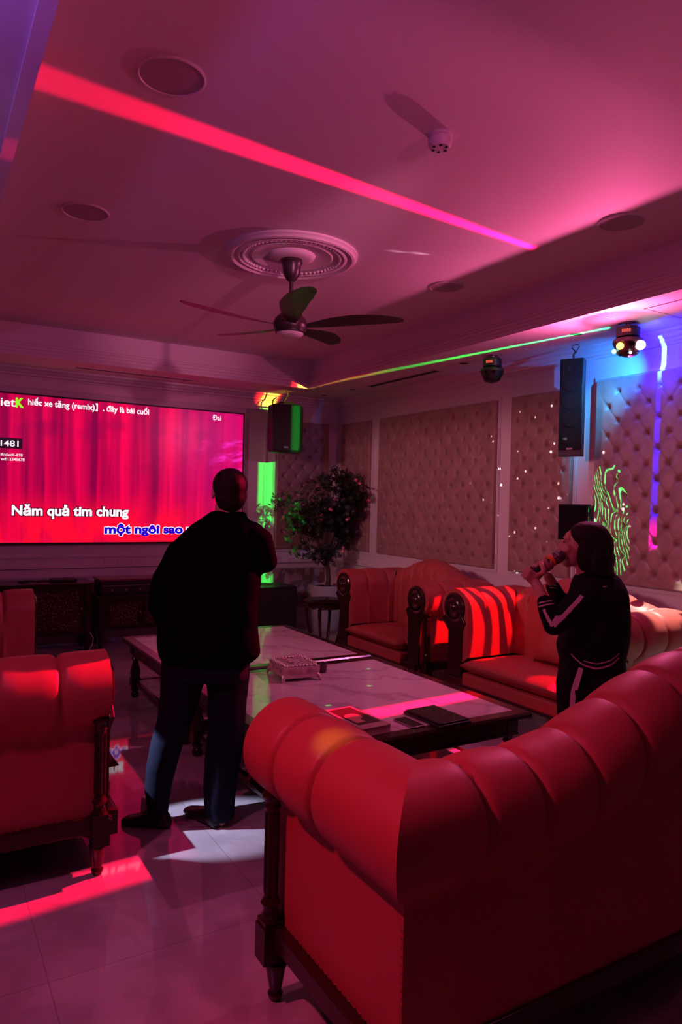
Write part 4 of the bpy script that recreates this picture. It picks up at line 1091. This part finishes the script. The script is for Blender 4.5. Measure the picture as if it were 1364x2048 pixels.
# near arm, far arm
limb(body, [(1182, 1185, DW-.10, .04), (1110, 1246, DW-.2, .033), (1092, 1210, DW-.17, .028), (1078, 1178, DW-.12, .024), (1068, 1160, DW-.09, .024)])
limb(body, [(1198, 1185, DW+.12, .04), (1132, 1212, DW+.14, .033), (1112, 1180, DW+.06, .027), (1096, 1152, DW+.01, .024)])
hand_grip(body, mA-max_*.012, max_, (-UPV*.9-FW*.5), 1, .016, .95)
hand_grip(body, mA+max_*.062, max_, (-UPV*.6+FW*.8), -1, .017, .92)
# the fingers spread at the tail of the microphone
for k in range(4):
    x0, y0 = 1058+3*k, 1166-5*k
    limb(body, [(x0+6, y0, DW-.10, .010), (x0-6, y0-10, DW-.11, .0085), (x0-14+k, y0-16, DW-.10, .0075)], 8)
remeshed('body', body, M['skin'], t, .0048, 1)
hb = MB()
def HB(x, y, z, rx, ry, rz): hb.ball(wc+(Rh.col[0]*x+Rh.col[1]*y+Rh.col[2]*z), (rx, ry, rz), 20, Rh)
HB(0, -.03, .05, .092, .098, .078); HB(0, -.065, .0, .10, .085, .11); HB(0, -.075, -.06, .105, .085, .085); HB(0, -.095, -.085, .09, .065, .055)
HB(.072, -.02, -.03, .028, .042, .085); HB(-.072, -.02, -.03, .028, .042, .085)
for k in range(26):
    a = k/26*PI*1.15-PI*.08; px = math.cos(a)*.095; py = -.07-math.sin(a)*.075
    p = wc+Rh.col[0]*px+Rh.col[1]*py-Rh.col[2]*.02
    hb.tube([p, p-Rh.col[2]*.06, p-Rh.col[2]*.105-Rh.col[1]*random.uniform(-.01, .025)], [.018, .015, .004], 8)
remeshed('hair', hb, M['hair'], t, .006, 2)
ey = MB(); ey.ball(wc+Rh.col[0]*.030+Rh.col[1]*.076+Rh.col[2]*.012, (.007, .004, .006), 8, Rh); ey.ball(wc-Rh.col[0]*.030+Rh.col[1]*.084+Rh.col[2]*.012, (.007, .004, .006), 8, Rh)
ey.tube([wc-Rh.col[0]*s_+Rh.col[1]*.091+Rh.col[2]*.028 for s_ in (.018, .03, .044)], .004, 6); ey.tube([wc+Rh.col[0]*s_+Rh.col[1]*.091+Rh.col[2]*.028 for s_ in (.018, .03, .044)], .004, 6)
ey.build('eyes_and_brows', M['hair'], t, world=True)
jk = MB()
eloft(jk, [(1142, 1158, 1225, .07), (1156, 1150, 1238, .12), (1172, 1146, 1246, .16), (1187, 1143, 1250, .175), (1227, 1136, 1255, .165), (1262, 1124, 1256, .16), (1293, 1115, 1252, .155), (1312, 1119, 1247, .15), (1330, 1124, 1246, .145)], DW, 36, pw=2.2)
jk.tube([at(1190, 1150, DW), at(1180, 1128, DW)], [.085, .062], 20)
limb(jk, [(1178, 1180, DW-.12, .062), (1150, 1212, DW-.16, .06), (1118, 1243, DW-.19, .053), (1107, 1250, DW-.195, .05), (1098, 1228, DW-.185, .045), (1089, 1204, DW-.165, .036)], 20)
limb(jk, [(1200, 1180, DW+.12, .06), (1160, 1205, DW+.14, .055), (1128, 1212, DW+.13, .048), (1113, 1188, DW+.07, .038), (1105, 1172, DW+.04, .034)], 20)
jw = remeshed('track_jacket', jk, M['cloth'], t, .008, 4)
tw = MB()
eloft(tw, [(1312, 1122, 1247, .14), (1345, 1118, 1251, .145), (1372, 1113, 1250, .14), (1385, 1114, 1248, .13)], DW, 32)
leg(tw, [(1370, 1113, 1195, .10), (1440, 1116, 1185, .09), (1520, 1118, 1178, .08), (1600, 1122, 1176, .07), (1632, 1124, 1175, .065)], DW-.07)
leg(tw, [(1370, 1150, 1248, .10), (1440, 1155, 1236, .09), (1520, 1160, 1226, .08), (1600, 1165, 1222, .07), (1632, 1168, 1220, .065)], DW+.08)
pw_ = remeshed('track_trousers', tw, M['cloth'], t, .008, 4)
def ribbon(name, pts, width_px, target, off=.004, n=26, dirv=None):
    """a sewn-on stripe that follows the cloth: pts (x, y, depth)"""
    P = [at(*p) for p in pts]; L = [0]
    for a, b in zip(P, P[1:]): L.append(L[-1]+(b-a).length)
    vs = []
    for i in range(n+1):
        s = L[-1]*i/n; k = max(j for j in range(len(L)-1) if L[j] <= s+1e-9); f = (s-L[k])/(L[k+1]-L[k]); p = P[k].lerp(P[k+1], f); d = (P[k+1]-P[k]).normalized()
        nrm = (CAMP-p).normalized(); sd = d.cross(nrm).normalized()*width_px/2*(p-CAMP).dot(fw)/FPX
        for q in range(5): vs.append(p+sd*(q/2-1))
    mb = MB().add(vs, [(i*5+j, i*5+j+1, i*5+j+6, i*5+j+5) for i in range(n) for j in range(4)])
    o = mb.build(name, M['stripe'], t, world=True)
    sw = o.modifiers.new('shrink', 'SHRINKWRAP'); sw.target = target; sw.wrap_method = 'NEAREST_SURFACEPOINT'; sw.wrap_mode = 'ABOVE_SURFACE'; sw.offset = off
    return o
ribbon('sleeve_stripe', [(1171, 1178, DW-.26), (1140, 1218, DW-.28), (1106, 1253, DW-.27)], 17, jw)
ribbon('sleeve_stripe', [(1104, 1254, DW-.27), (1090, 1240, DW-.27), (1080, 1216, DW-.24)], 13, jw)
for y in (1204, 1212):
    ribbon('cuff_stripe', [(1074, y+2, DW-.19), (1087, y-3, DW-.22), (1103, y-1, DW-.19)], 3, jw, n=12)
for y in (1169, 1176): ribbon('cuff_stripe', [(1096, y+1, DW+.0), (1106, y, DW+.0), (1116, y+2, DW+.0)], 3, jw, n=10)
hem = [(1121, 1320), (1140, 1328), (1165, 1337), (1195, 1341), (1222, 1334), (1244, 1320)]
ribbon('hem_stripe', [(x, y-2, DW-.16) for x, y in hem], 4, jw, .006)
ribbon('hem_stripe', [(x, y-12, DW-.16) for x, y in hem[2:]], 2.5, jw, .006)
ribbon('trouser_stripe', [(1150, 1340, DW-.2), (1143, 1370, DW-.2), (1139, 1440, DW-.18), (1140, 1540, DW-.17), (1144, 1625, DW-.15)], 15, pw_, .005, 36)
for d0, q in ((0, 0), (.13, 0)):
    h_ = Vector((2.87, 2.33, 0))-RT*.02+FW*(d0-.06); a_ = h_-RT*.20
    shoe((h_.x, h_.y), (a_.x, a_.y))
microphone('microphone with orange ring held by the singing woman', mA-max_*.06, at(1118, 1113, DW-.03))
